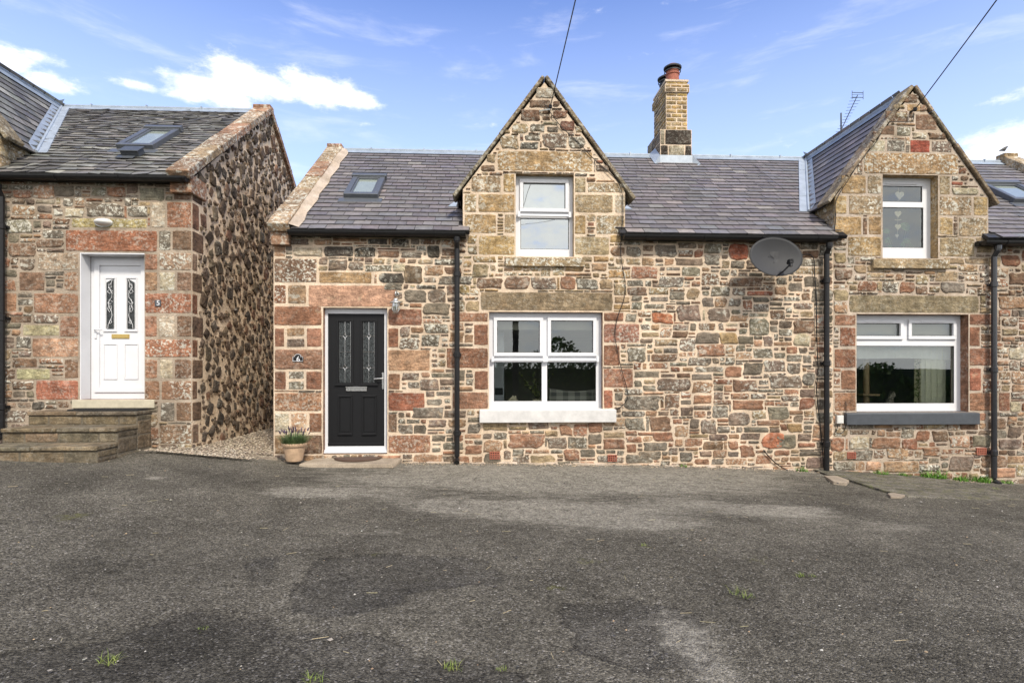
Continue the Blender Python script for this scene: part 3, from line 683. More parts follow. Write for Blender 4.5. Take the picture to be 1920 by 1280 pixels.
def sash_extra(mb, hole, pw, Y):                       # moulded meeting rail with little horns under the top lights
    for i in (0, 1):
        if i >= len(pw): break
        x0, x1, z0, z1 = pw[i]
        if i and abs(z0-pw[0][2]) > .1: break
        t = .085; zb = z0-.085
        mb.box(x0-.07, x1+.07, Y-.026, Y-.013, zb-.045, zb-.008); mb.box(x0-.06, x1+.06, Y-.034, Y-.027, zb-.04, zb-.022)
        for xx in (x0-.085, x1+.045): mb.box(xx, xx+.04, Y-.04, Y-.012, zb-.055, zb+.03)

def flat_wall_door_panel(mb, x0, x1, z0, z1, Y, proud=.012):
    ring(mb, x0, x1, z0, z1, .018, Y-proud, Y); mb.box(x0+.035, x1-.035, Y-.006, Y, z0+.04, z1-.04)

def number(parent, txt, px, py, Y, size, mat):
    cu = bpy.data.curves.new('digit', 'FONT'); cu.body = txt; cu.size = size; cu.align_x = 'CENTER'; cu.align_y = 'CENTER'; cu.extrude = .0015; cu.offset = .0006
    tmp = bpy.data.objects.new('digit', cu); C.objects.link(tmp); dg = bpy.context.evaluated_depsgraph_get(); me = bpy.data.meshes.new_from_object(tmp.evaluated_get(dg))
    C.objects.unlink(tmp); bpy.data.objects.remove(tmp); o = bpy.data.objects.new('digit', me); C.objects.link(o); me.materials.clear(); me.materials.append(mat)
    o.rotation_euler = (R(90), 0, 0); p = P(px, py, Y); o.location = p; o.parent = parent; return o

# ================================================================== COTTAGE 6 (middle)
c6 = thing('stone_cottage', 'middle stone cottage with black front door, pointed dormer gable and brick chimney', 'cottage', 'terrace of stone cottages')
W1 = RW((917, 585, 1130, 767)); W3 = RW((967, 326, 1076, 481)); DR6 = RW((606, 577, 726, 851))
W2 = RW((1606, 589, 1816, 772)); W4 = RW((1655, 328, 1759, 484)); DR5 = RW((150, 474, 271, 749))
ZT = ZE-.02
strips6 = [(X6L, D1C-HW, ZT, ZT), (D1C-HW, D1C, ZSH, ZAP-.02), (D1C, D1C+HW, ZAP-.02, ZSH), (D1C+HW, X67, ZT, ZT)]
TOP6 = [((1004,163,1040,185),PAL,1.2),((992,187,1033,203),BRN,.4),((975,205,1013,228),(.15,.09,.06),.4),((1036,207,1064,223),(.17,.09,.06),.5),((1036,189,1050,201),BRN,.5),((1016,206,1033,215),BRN,.4),((1016,218,1032,226),BRN,.4),((960,231,991,250),OGR,1.3),((993,232,1022,248),GRY,1.3),((1025,237,1047,249),GRY,.8),((1050,226,1077,247),(.15,.07,.05),.3),((1018,228,1047,235),PAL,.6),
 ((938,254,973,280),OGR,1.5),((984,253,1013,264),GRY,1),((975,266,1010,280),(.08,.08,.075),1.2),((1016,250,1063,278),PUR,1.3),((1066,256,1098,280),GRY,1.6),((901,309,928,322),BRN,.3),((1117,300,1131,307),RED,.1),((1117,309,1142,322),PUR,.5),((912,288,930,306),OGR,1),((1078,236,1092,249),OGR,1),((945,243,957,251),OGR,.6)]
TOP7 = [((1690,176,1722,193),BRN,1.2),((1724,196,1740,210),(.2,.13,.09),.5),((1674,196,1697,205),OGR,.8),((1710,248,1738,261),PAL,1.8),((1740,248,1772,262),BRN,1.2),((1636,246,1648,260),BRN,.8),((1678,210,1700,222),OGR,1),((1607,300,1617,324),BRN,1.5),((1797,314,1812,326),RED,.6),((1785,352,1835,366),PAL,1.8),((1800,329,1816,339),BRN,.6)]
ASH6 = [  # photo rectangle, colour, lichen
 ((513,436,536,482),PNK,1.6),((513,484,595,530),BRN,1.5),((597,509,698,532),OCH,.5),((513,533,537,570),RED,1.2),((539,533,575,570),TAN,1),((577,534,744,576),(.46,.285,.195),0),
 ((513,573,604,611),(.26,.125,.08),.2),((514,614,534,651),RED,.1),((537,614,572,631),TAN,1),((537,634,572,651),PUR,.9),((574,614,604,651),LRD,.1),((514,654,605,693),(.27,.16,.11),.3),
 ((514,695,537,731),RED,.2),((540,695,571,711),GRY,1.4),((540,714,571,731),GRY,1.2),((573,695,604,731),RED,.1),((514,735,604,771),LRD,.6),((514,773,543,811),PAL,1.2),((545,773,576,811),PNK,1),((579,773,604,811),RED,.2),((514,814,556,852),TAN,.8),((558,814,605,852),BRN,.5),
 ((727,578,792,611),(.27,.135,.09),.3),((727,614,748,652),RED,.1),((727,655,807,696),PNK,.1),((727,699,751,731),LRD,.2),((727,735,797,771),(.31,.125,.08),.3),((727,775,745,811),BRN,.3),((727,814,808,850),LRD,.6),
 ((900,547,1150,583),(.235,.19,.125),.25),
 ((846,585,916,604),LRD,.5),((888,607,916,648),RED,.2),((836,651,916,691),RED,.3),((889,694,916,731),RED,.1),((848,734,916,767),LRD,.2),
 ((1131,585,1170,603),RED,.2),((1131,606,1200,643),(.33,.18,.13),.9),((1131,646,1163,686),RED,.2),((1131,690,1188,727),LRD,.3),((1131,730,1150,766),(.29,.115,.075),.3),
 ((932,283,1112,322),OCH,1.2),((943,325,966,361),OCH,.7),((883,329,940,361),OGR,1.1),((896,363,966,399),OCH,.7),((870,363,894,399),OGR,1.4),((870,401,931,438),OCH,.9),((945,401,966,438),OGR,1.2),((897,441,966,479),(.38,.28,.14),.8),
 ((1077,332,1099,362),OGR,.5),((1101,342,1172,362),OGR,1.4),((1077,364,1150,400),OGR,.6),((1152,364,1173,400),PAL,1.2),((1077,403,1099,440),OCH,.4),((1117,403,1172,440),OGR,1.3),((1077,443,1143,479),(.38,.31,.19),.9),((1101,416,1115,425),RED,.2),((1101,429,1115,438),BRN,.3)]
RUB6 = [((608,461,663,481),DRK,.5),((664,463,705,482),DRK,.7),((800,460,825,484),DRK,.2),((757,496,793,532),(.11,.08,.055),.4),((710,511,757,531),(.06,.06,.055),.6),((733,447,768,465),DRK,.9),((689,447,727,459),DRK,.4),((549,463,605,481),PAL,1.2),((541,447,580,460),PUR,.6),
 ((588,448,622,460),TAN,.8),((615,486,652,507),PUR,.8),((653,490,682,507),PUR,.6),((708,469,749,483),BRN,.4),((752,471,792,484),GRY,.8),((736,493,762,509),PAL,.6),((795,497,832,517),TAN,.7),((828,465,858,480),BRN,.3),((822,517,886,534),GRY,.9),((720,530,755,545),GRY,.6),
 ((1366,456,1403,487),(.33,.10,.06),.2),((1268,571,1313,603),PUR,.7),((1222,586,1262,607),(.34,.13,.07),.2),((1170,741,1238,769),GRY,.7),((1246,738,1275,765),BRN,.6),((1373,749,1432,768),LRD,.1),((1427,811,1471,842),(.36,.14,.08),.2),((1172,782,1209,807),GRY,.5),((1218,780,1259,809),BRN,.5),((1312,784,1343,813),PUR,.5),
 ((1318,826,1357,843),BRN,.5),((1366,771,1407,798),PUR,.4),((1453,813,1492,841),GRN,.3),((1442,703,1503,728),PUR,.9),((1439,761,1479,786),GRN,.2),((1476,793,1505,811),OCH,.1),((1498,745,1528,768),RED,.2),((1404,596,1443,629),GRN,.6),((1231,709,1295,733),PUR,.9),((1176,650,1212,679),GRY,.9),((1349,622,1384,645),OCH,.3),((1220,663,1271,678),BRN,.6),((1290,669,1335,686),GRY,1.2),
 ((1488,625,1520,649),PAL,.6),((1326,577,1368,603),PUR,.9),((1333,536,1370,556),GRN,.9),((1176,538,1214,554),BRN,.5),((1235,518,1282,539),GRY,1.3),((1366,519,1430,538),BRN,.4),((1400,545,1450,555),(.30,.12,.07),.3),((1503,469,1535,485),BRN,.3),((953,813,1022,841),LRD,.3),((1130,822,1172,842),LRD,.3),((1026,818,1063,841),PUR,.5),((877,793,901,812),GRY,.4),((926,810,952,823),GRY,1),((1173,851,1225,868),GRY,.7),((1196,845,1240,862),GRY,.4),((772,762,832,784),GRY,.4),((787,709,823,732),PUR,.5),
 ((950,544,990,545.5),GRY,.3),((946,518,993,543),BRN,.4),((996,519,1044,543),PUR,.9),((1050,518,1079,543),LRD,.2),((1080,522,1122,543),GRY,.9),((893,520,943,541),BRN,.4)]
RUB6 = TOP6+[r for r in RUB6 if r[0][3]-r[0][1] > 5]
def do_walls(parent, strips, zb, holes, ash, rub, pal, seed, mort, x0, x1, ztop, rcols=None, extra_blocked=()):
    mb = MB(); mb.m = 0; mb.col = (.5, .5, .5, 0); face_with_holes(mb, WF, strips, zb, holes, .26, rcols); mb.m = 1
    random.seed(seed); bl = list(holes)+list(extra_blocked)
    for r, c, l in ash:
        q = RW(r); bl.append(q); stone(mb, WF, *q, jit(c, .06), 'ashlar', lich=l*.9)
    for r, c, l in rub:
        q = RW(r); bl.append(q); stone(mb, WF, *q, jit(c, .08), 'rubble', gap=.004, lich=l, h=.018)
    pack(mb, WF, x0, x1, zb, ztop, lambda x, z: in_strips(strips, x, z), bl, pal, seed, lich=1.0)
    return mb, bl
def pal6(x, z):
    if z > ZSH-.05 and abs(x-D1C) < HW: return pick([(BRN, 3), ((.16, .08, .055), 2), (OGR, 3), (TAN, 2), (GRY, 1.5), (PUR, 2)]), 1.1
    if z > 2.0 and abs(x-D1C) < HW: return pick([(OGR, 4), (OCH, 3), (TAN, 1)]), 1.2
    if z < .45: return pick([(LRD, 3), (GRY, 4), (PUR, 2), (OGR, 1), (TAN, 2), (PNK, 1)]), .5
    if x > 2.2 and z < 1.0: return pick([(LRD, 2.5), (GRY, 4), (PUR, 3), (BRN, 2), (TAN, 2), (OGR, 1)]), .8
    return pick([(GRY, 5), (GRN, 2), (PUR, 3), (BRN, 2), (TAN, 2), (OGR, 1.5), (RED, .8), (LRD, .8), (PNK, .5), (PAL, .6)]), 1.0
mb, bl = do_walls(c6, strips6, -.45, [W1, W3, DR6], ASH6, RUB6, pal6, 61, None, X6L+.01, X67, ZAP+.1, [(*RED, .3), (*OCH, .6), (*RED, .3)])
# left gable end (faces the lane), rear wall
mb.m = 0; mb.col = (.4, .35, .3, 0)
def end_wall(mb, x, z0, s, y1=2*RY): mb.poly([(x, 0, -.5), (x, y1, -.5), (x, y1, z0), (x, RY, z0+s*(RY+.1)), (x, 0, z0)])
end_wall(mb, X6L, ZT, SL); mb.poly([(X6L, 2*RY, -.5), (X67, 2*RY, -.5), (X67, 2*RY, ZT), (X6L, 2*RY, ZT)])
mb.build('wall', [M['mortar6'], M['rubble']], c6)
main_roof(c6, F6, X6L+.28, X67, VL6, slate_col6, [D1C, D2C], 0, M['slate'], 11)
ridge_roll(c6, X6L+.32, D2C-.06, ZR)
dormer(c6, D1C, 0, 21, slate_col6, M['slate'])
gutter(c6, P(541, 437, -.16).x, P(873, 440, -.16).x, P(700, 434, -.16).z, 'gutter'); gutter(c6, P(1169, 445, -.16).x, P(1567, 445, -.16).x, P(1400, 443, -.16).z, 'gutter')
downpipe(c6, 857, P(857, 444, -.15).z, gnd(P(857, 800).x)+.02, M['black']); downpipe(c6, 1550, P(1550, 455, -.15).z, gnd(P(1550, 800).x)-.02, M['black'], shoe=False)
skew_end(c6, X6L-.015, X6L+.27, ZE, SL, VL6, [((.33, .20, .14), 2), ((.40, .31, .23), 3), ((.27, .20, .13), 2)], 5)
fl = MB(); q0 = X6L+.25                                   # mortar fillet between coping and slates
for i in range(14):
    a, b = VL6*i/14, VL6*(i+1)/14; wv = .40+.02*math.sin(i*2.1)
    fl.poly([F6.p(q0, a, .085), F6.p(X6L+wv, a, .03), F6.p(X6L+.40+.02*math.sin((i+1)*2.1), b, .03), F6.p(q0, b, .085)])
fl.build('mortar_fillet', M['mortar7'], c6)
skylight(c6, F6, [(645, 362), (709, 364), (722, 329), (662, 327)])
# sills
def sill(parent, r, mat, out=.07, Y=0, name='sill'):
    x0, x1, z0, z1 = RW(r, -out); mb = MB(); mb.raw([(x0, -out, z0), (x1, -out, z0), (x1, .1, z0), (x0, .1, z0), (x0, -out, z1-.012), (x1, -out, z1-.012), (x1, .1, z1+.012), (x0, .1, z1+.012)], [(0, 3, 2, 1), (4, 5, 6, 7), (0, 1, 5, 4), (1, 2, 6, 5), (2, 3, 7, 6), (3, 0, 4, 7)], (*OGR, 1.4))
    return mb.build(name, mat, parent, bevel=.008, seg=2)
w = window(c6, W1, .08, [(932, 601, 1012, 661), (1033, 601, 1112, 661), (926, 679, 1016, 752), (1026, 679, 1118, 752)], [(0, .052, 0), (1, .052, 0)], M['glass'], sash_extra)
sill(w, (899, 767, 1156, 792), M['white_worn'], .08)
w = window(c6, W3, .10, [(981, 343, 1060, 391), (976, 409, 1067, 467)], [(0, .052, 0)], M['glass_hi'], sash_extra)
sill(w, (948, 481, 1097, 499), M['stone'], .06)
room(c6, W1, .26, 3.2, 1.1, zlo=.2, zhi=1.95); room(c6, W3, .26, 1.9, .15, zlo=W3[2]-.05, zhi=W3[3]+.1)
# kitchen back wall shapes seen through the window
# front door
def door6(parent):
    x0, x1, z0, z1 = DR6; Y = .09; fr = MB(); leaf = RW((615, 588, 721, 836), Y+.01); leaf = (leaf[0], min(leaf[1], x1-.04), leaf[2], leaf[3])
    slab_with_holes(fr, DR6, [leaf], Y, Y+.07); fr.box(x0+.0, x1-.0, Y-.05, Y-.002, z0+.02, z0+.06); fr.box(x0-.0, x1, Y-.07, Y-.052, z0+.01, z0+.03)
    f = fr.build('door', M['white'], parent, bevel=.004)
    lf = MB(); yl = Y+.02; gl = [RW((635, 603, 658.5, 717), yl), RW((680, 603, 703, 717), yl)]
    slab_with_holes(lf, leaf, gl, yl, yl+.05)
    for g in gl: ring(lf, g[0]-.032, g[1]+.032, g[2]-.038, g[3]+.032, .028, yl-.014, yl-.0005); lf.box(g[0]-.05, g[1]+.05, yl-.026, yl-.015, g[2]-.045, g[2]-.02)
    for r in ((634, 740, 661, 814), (679, 740, 706, 814)): flat_wall_door_panel(lf, *RW(r, yl), yl, .014)
    for r in ((634, 740, 661, 814), (679, 740, 706, 814)):
        q = RW(r, yl); lf.box(q[0]+.02, q[1]-.02, yl-.020, yl-.0145, q[3]-.03, q[3]-.012); lf.box(q[0]+.0, q[1]-.0, yl-.024, yl-.0145, q[2]-.008, q[2]+.014)
    lf.box(leaf[0]+.0, leaf[1]-.0, yl-.02, yl-.001, leaf[2]+.005, leaf[2]+.05)
    lo = lf.build('door_leaf', M['blackdoor'], f, bevel=.006, seg=2)
    gm = MB(); ld = MB()
    for g in gl:
        gm.box(g[0]-.002, g[1]+.002, yl+.012, yl+.018, g[2]-.002, g[3]+.002); cx = (g[0]+g[1])/2; yy = yl+.008
        def bar(a, b, r=.0035): ld.tube([(a[0], yy, a[1]), (b[0], yy, b[1])], r, 5)
        h = lambda py: P(650, py, yl).z
        bar((cx, g[2]), (cx, h(696))); bar((cx, h(682)), (cx, h(637))); bar((cx, h(623)), (cx, g[3])); bar((g[0]+.012, g[2]), (g[0]+.012, g[3]), .002); bar((g[1]-.012, g[2]), (g[1]-.012, g[3]), .002)
        bar((g[0], h(659.5)), (g[1], h(659.5)))
        for zc in (h(630), h(689)):
            bar((g[0], zc), (cx-.028, zc)); bar((cx+.028, zc), (g[1], zc)); q = [(cx-.032, zc), (cx-.008, zc+.016), (cx, zc+.055), (cx+.008, zc+.016), (cx+.032, zc), (cx+.008, zc-.016), (cx, zc-.055), (cx-.008, zc-.016)]
            for a, b in zip(q, q[1:]+q[:1]): bar(a, b, .0045)
    gm.build('glass_panel', M['obscure'], f); ld.build('leading', M['chrome'], f)
    lp = MB(); q = RW((649, 724.5, 688, 733), yl); ring(lp, *q, .012, yl-.014, yl-.001); lp.box(q[0]-.006, q[1]+.006, yl-.02, yl-.015, q[3]-.014, q[3]+.002); lp.box(q[0]+.01, q[1]-.01, yl-.006, yl-.001, q[2]+.01, q[3]-.012)
    lp.build('letter_plate', M['chrome'], f, bevel=.002)
    hd = MB(); q = RW((717, 698, 720, 729), yl); hd.box(*(q[0]-.004, q[1]), yl-.012, yl-.001, q[2], q[3]); z = h(709.5) ; x = (q[0]+q[1])/2; hd.tube([(x, yl, z), (x, yl-.05, z), (x-.03, yl-.055, z), (x-.125, yl-.052, z-.005)], .0095, 8)
    hd.build('door_handle', M['chrome'], f)
    room(parent, (x0, x1, z0, z1), .27, 1.5, .1)
door6(c6)
# chimney
def bricks(mb, F, u0, u1, v0, v1, bl_, bh, cols, lich=.4, seed=1):
    random.seed(seed); v = v0; k = 0
    while v < v1-.02:
        u = u0-(bl_/2 if k % 2 else 0)
        while u < u1-.01:
            a, b = max(u, u0), min(u+bl_, u1)
            if b-a > .03: stone(mb, F, a, b, v, min(v+bh, v1), jit(pick(cols), .2), 'ashlar', gap=.007, h=.010, lich=lich)
            u += bl_
        v += bh; k += 1
def chimney(parent):
    y0, y1 = 2.55, 3.40; b = RW((1238, 243, 1297, 292), y0); s = RW((1250, 172, 1290, 243), y0); top = P(1270, 150, y0).z; ym = P(1270, 172, y0).z; yb_ = P(1270, 163, y0).z
    zb = ZR-.3; mb = MB(); mb.m = 0
    mb.box(b[0], b[1], y0, y1, zb, b[3], (.4, .34, .28, 0)); mb.box(s[0], s[1], y0+.04, y1-.04, b[3]+.001, top, (.4, .34, .28, 0)); mb.box(s[0]-.03, s[1]+.03, y0+.005, y1-.005, ym, yb_+.06, (.4, .34, .28, 0))
    mb.box(s[0]-.02, s[1]+.02, y0+.02, y1-.02, top-.02, top+.02)
    mb.m = 1; cols = [((.34, .235, .085), 4), ((.25, .18, .08), 3), ((.13, .10, .06), 2.5), ((.40, .30, .15), 1.5)]
    FF = Frame((0, y0+.04, 0), (1, 0, 0), (0, 0, 1)); FL = Frame((s[0], 0, 0), (0, -1, 0), (0, 0, 1)); FR = Frame((s[1], 0, 0), (0, 1, 0), (0, 0, 1))
    bricks(mb, FF, s[0], s[1], b[3], ym, .21, .083, cols, seed=3); bricks(mb, FL, -(y1-.04), -(y0+.04), b[3], ym, .21, .083, cols, seed=4); bricks(mb, FR, y0+.04, y1-.04, b[3], ym, .21, .083, cols, seed=5)
    F2 = Frame((0, y0+.005, 0), (1, 0, 0), (0, 0, 1)); bricks(mb, F2, s[0]-.03, s[1]+.03, ym, yb_+.05, .22, .083, cols, seed=6)
    F2 = Frame((s[0]-.03, 0, 0), (0, -1, 0), (0, 0, 1)); bricks(mb, F2, -y1, -y0, ym, yb_+.05, .22, .083, cols, seed=7)
    F3 = Frame((0, y0+.02, 0), (1, 0, 0), (0, 0, 1)); bricks(mb, FF, s[0], s[1], yb_+.06, top, .21, .083, cols, seed=8); bricks(mb, FL, -(y1-.04), -(y0+.04), yb_+.06, top, .21, .083, cols, seed=9)
    FB = Frame((0, y0, 0), (1, 0, 0), (0, 0, 1)); zm = (P(1270, 272, y0).z); w_ = b[1]-b[0]
    stone(mb, FB, b[0]+.09, b[1], zm, b[3], (.02, .018, .018), 'ashlar', gap=.01, h=.02, lich=.2); stone(mb, FB, b[0], b[0]+.085, zm, b[3], (.26, .24, .18), 'ashlar', gap=.006, h=.015, lich=.5)
    stone(mb, FB, b[0], b[0]+.16, zb+.1, zm, (.03, .025, .022), 'ashlar', gap=.01, h=.015, lich=.2); stone(mb, FB, b[0]+.16, b[1]-.14, zb+.1, zm, (.25, .23, .17), 'ashlar', gap=.01, h=.015, lich=.5); stone(mb, FB, b[1]-.14, b[1], zb+.1, zm, (.018, .017, .017), 'ashlar', gap=.01, h=.015, lich=.2)
    FL2 = Frame((b[0], 0, 0), (0, -1, 0), (0, 0, 1)); bricks(mb, FL2, -y1, -y0, zb+.1, b[3], .3, .2, [((.10, .08, .06), 2), ((.2, .17, .13), 2)], seed=10)
    ch = mb.build('chimney', [M['mortar6'], M['stone']], parent)
    ap = MB(); za = P(1270, 291, y0-.02).z; zf = roofz(y0-.02-.22)+.05
    ap.raw([(b[0]-.01, y0-.02, za), (b[1]+.01, y0-.02, za), (b[1]+.01, y0-.02, zf+.1), (b[0]-.01, y0-.02, zf+.1), (b[1]+.06, y0-.20, zf-.005), (b[0]-.06, y0-.20, zf-.005)], [(0, 3, 2, 1), (3, 5, 4, 2)])
    for s_ in (-1, 1):
        x = b[0]-.012 if s_ < 0 else b[1]+.012; ap.raw([(x, y0-.02, za), (x, y0-.02, zf+.1), (x+s_*.13, y0-.1, roofz(y0-.1)+.035), (x+s_*.13, RY, ZR+.05), (x, RY, ZR+.06+.12), (x, y0-.2, zf)], [(0, 1, 2), (0, 2, 3, 4), (1, 5, 2)])
        ap.poly([(x, RY, ZR+.18), (x, y1+.02, ZR-.2), (x, y1+.02, ZR+.02)])
    ap.build('flashing', M['lead'], ch)
    def pot(px, y, zb_, hgt, mat, capmat, r):
        x = P(px, 150, y).x; m = MB(); h_ = hgt; m.lathe((x, y, zb_-.01), [(r*1.1, 0), (r*1.1, h_*.10), (r*.95, h_*.13), (r*.90, h_*.45), (r*1.02, h_*.48), (r*1.02, h_*.55), (r*.92, h_*.58), (r*.92, h_*.66), (.001, h_*.66)], 20)
        pt = m.build('chimney_pot', mat, ch); m = MB()
        m.lathe((x, y, zb_), [(r*.8, h_*.62), (r*.8, h_*.80)], 16)
        m.build('cowl_mesh', M['airhole'], pt); m = MB()
        m.lathe((x, y, zb_), [(r*1.12, h_*.60), (r*1.2, h_*.61), (r*1.2, h_*.65), (r*1.12, h_*.66)], 20); m.lathe((x, y, zb_+h_*.78), [(r*.9, 0), (r*1.28, -.005), (r*1.3, .02), (r*1.22, .028)], 20); m.build('cowl_band', M['blackm'], pt); m = MB()
        m.lathe((x, y, zb_+h_*.80), [(r*1.2, 0), (r*1.12, h_*.06), (r*.85, h_*.13), (r*.4, h_*.18), (.001, h_*.19)], 20); m.build('cowl', capmat, pt, smooth=True)
    pot(1261, y0+.22, top+.02, .40, M['redclay'], M['redclay'], .135); pot(1249, y1-.22, top+.02, .40, M['blackm'], M['blackm'], .135)
chimney(c6)

# ================================================================== COTTAGE 7 (right)
c7 = thing('stone_cottage', 'right-hand stone cottage with dark grey window sill, a dormer and no door in view', 'cottage', 'terrace of stone cottages')
strips7 = [(X67, D2C-HW, ZT, ZT), (D2C-HW, D2C, ZSH, ZAP-.02), (D2C, D2C+HW, ZAP-.02, ZSH), (D2C+HW, X7R+1.5, ZT, ZT)] if X67 < D2C-HW else [(X67, D2C, ZAP-.02-(ZAP-.02-ZSH)/HW*(D2C-X67), ZAP-.02), (D2C, D2C+HW, ZAP-.02, ZSH), (D2C+HW, X7R+1.5, ZT, ZT)]
ASH7 = [((1619,287,1797,327),OCH,1.3),((1577,328,1624,364),OCH,.8),((1626,328,1653,364),OGR,1.5),((1564,366,1588,402),OCH,.6),((1591,366,1653,403),OGR,1.3),((1564,405,1616,441),(.38,.27,.13),.4),((1628,405,1653,441),(.28,.19,.10),.3),((1617,407,1627,441),BRN,.9),((1589,443,1653,481),OCH,.8),
 ((1761,329,1782,366),OGR,.5),((1761,368,1822,405),OGR,1.5),((1825,368,1852,405),OCH,.5),((1761,407,1787,441),OCH,.7),((1797,407,1852,444),OGR,1.1),((1761,445,1828,482),OGR,.9),((1706,262,1744,287),(.28,.065,.045),.1),((1660,207,1703,230),BRN,.6),((1716,214,1757,245),BRN,.4),((1630,262,1660,285),PAL,1.5),((1662,262,1697,285),GRY,1.5),((1746,264,1785,286),PUR,1.5),((1700,195,1735,210),OCH,.8),((1664,236,1700,254) if False else (1650,235,1678,254),BRN,.1),((1681,237,1708,256),GRN,1.5),
 ((1783,340,1806,348),(.34,.13,.085),.1),
 ((1591,553,1836,587),(.22,.18,.12),.25),
 ((1564,589,1605,611),LRD,.5),((1574,613,1605,650),RED,.4),((1564,653,1605,690),RED,.3),((1576,693,1605,731),LRD,.1),((1564,735,1605,771),LRD,.3),
 ((1817,588,1872,610),RED,.4),((1817,612,1838,650),RED,.4),((1817,652,1868,686),RED,.2),((1817,689,1840,733),(.31,.125,.08),.1),((1817,735,1870,771),LRD,.2),((1872,735,1894,771),RED,.3)]
RUB7 = [((1608,527,1644,546),RED,.7),((1654,527,1685,549),GRY,1.3),((1687,528,1716,550),RED,.3),((1763,529,1809,550),GRY,.4),((1592,817,1630,843),PAL,1),((1634,819,1688,841),LRD,.2),((1690,822,1720,843),RED,.2),((1717,806,1743,828),RED,.3),((1748,807,1777,828),BRN,.3),((1779,817,1818,839),PNK,1.2),((1822,815,1858,838),GRN,.3),((1780,853,1825,884),PUR,.2),((1557,820,1583,846),LRD,.3),((1623,864,1652,882),PNK,.3),((1656,864,1722,886),TAN,.4),((1872,822,1915,843),PUR,.3),((1890,651,1920,675),PAL,.8),((1896,720,1920,735),TAN,.2),((1893,752,1914,772),PAL,.2),((1872,555,1925,580),TAN,.6),((1562,864,1603,882),GRY,.6),((1662,839,1702,860),TAN,.7)]
RUB7 = TOP7+RUB7
def pal7(x, z):
    if z > 2.0 and abs(x-D2C) < HW: return pick([(OGR, 4), (BRN, 2), (TAN, 2), (PUR, 2), (GRY, 1)]), 1.5
    return pick([(GRY, 3), (PUR, 3), (BRN, 3), (TAN, 3), (LRD, 2), (RED, 1.5), (OGR, 1.5), (PNK, 1)]), .9
mb, _ = do_walls(c7, strips7, -.9, [W2, W4], ASH7, RUB7, pal7, 71, None, X67, X7R+1.4, ZAP+.1, [(.25, .13, .085, .3), (*OCH, .6)])
mb.m = 0; end_wall(mb, X7R+1.5, ZT, SL); mb.poly([(X67, 2*RY, -.9), (X7R+1.5, 2*RY, -.9), (X7R+1.5, 2*RY, ZT), (X67, 2*RY, ZT)])
mb.build('wall', [M['mortar7'], M['rubble']], c7)
main_roof(c7, F6, X67, X7R, VL6, slate_col6, [D2C], 0, M['slate'], 12)
ridge_roll(c7, D2C+.2, X7R, ZR)
dormer(c7, D2C, 0, 31, slate_col6, M['slate'])
skew_end(c7, X7R, X7R+.3, ZE, SL, VL6, [((.30, .21, .12), 2), ((.33, .26, .17), 2)], 6, raise_=.16)
gutter(c7, P(1844, 450, -.16).x, X7R+1.2, P(1870, 452, -.16).z)
downpipe(c7, 1864, P(1864, 460, -.15).z, gnd(P(1864, 800).x)-.01, M['greypipe'])
skylight(c7, F6, [(1888, 371), (1958, 374), (1925, 340), (1853, 342)])
def w2extra(mb, hole, pw, Y):
    for i in (0, 1): x0, x1, z0, z1 = pw[i]; mb.box(x0+.14, x1-.14, Y-.022, Y-.013, z1+.012, z1+.03)
w = window(c7, W2, .13, [(1604, 606, 1688, 630), (1709, 606, 1787, 630), (1600, 648, 1791, 756)], [(0, .05, 0), (1, .05, 0)], M['glass'], w2extra)
sill(w, (1588, 773, 1838, 796), M['greypaint'], .08)
def w4extra(mb, hole, pw, Y): mb.box(pw[0][0]+.1, pw[0][1]-.1, Y+.0, Y+.017, pw[0][3]+.02, pw[0][3]+.035)
w = window(c7, W4, .13, [(1650, 348, 1731, 378), (1650, 388, 1733, 464)], [], M['glass'], w4extra)
sill(w, (1638, 484, 1781, 503), M['stone'], .06)
room(c7, W2, .26, 3.2, 1.0, zlo=0, zhi=1.9); room(c7, W4, .26, 1.9, .15, zlo=W4[2]-.05, zhi=W4[3]+.1)

# ================================================================== COTTAGE 5 (left, higher up)
c5 = thing('stone_cottage', 'left stone cottage with white front door up steps and dark cobbled gable end', 'cottage', 'terrace of stone cottages')
strips5 = [(X5L, X5R, ZE5-.02, ZE5-.02)]
ASH5 = [((325,347,360,376),BRN,.3),((312,378,360,428),(.27,.135,.085),.6),((283,378,311,428),PAL,1.3),((322,431,360,470),BRN,.3),((297,431,321,470),GRY,1.6),((298,473,360,507),(.30,.21,.15),1.6),((271,475,296,507),LRD,.3),((271,509,296,546),TAN,.5),((298,509,329,546),PAL,2),((331,509,360,546),BRN,.4),
 ((271,549,360,588),(.29,.13,.08),1.0),((271,591,295,632),LRD,.3),((298,591,328,632),PAL,1.6),((331,591,360,632),BRN,.6),((271,635,360,670),(.30,.14,.085),1.3),((271,673,296,710),LRD,.6),((298,673,325,710),PAL,1.2),((327,673,360,710),BRN,.6),((271,713,300,750),LRD,.5),((302,713,360,750),(.24,.14,.095),1.3),((300,753,328,790),GRY,1.3),((330,753,360,790),BRN,.5),((298,795,360,832),(.24,.16,.115),1.5),
 ((122,431,296,472),(.27,.115,.07),.6),((70,473,148,507),(.33,.25,.2),1.1),((120,509,148,546),TAN,.8),((35,509,85,546),BRN,.4),((63,549,148,588),LRD,.5),((112,592,148,632),LRD,.4),((60,633,148,670),PNK,.6),((120,672,148,710),BRN,.4),((67,712,148,750),(.32,.13,.08),.4),((0,548,32,585),LRD,.2),
 ((133,409,277,428),(.33,.28,.14),1.0),((42,608,112,630),(.40,.38,.24),.4),((30,690,95,712),(.40,.38,.24),.4),((20,592,60,606),BRN,.3)]
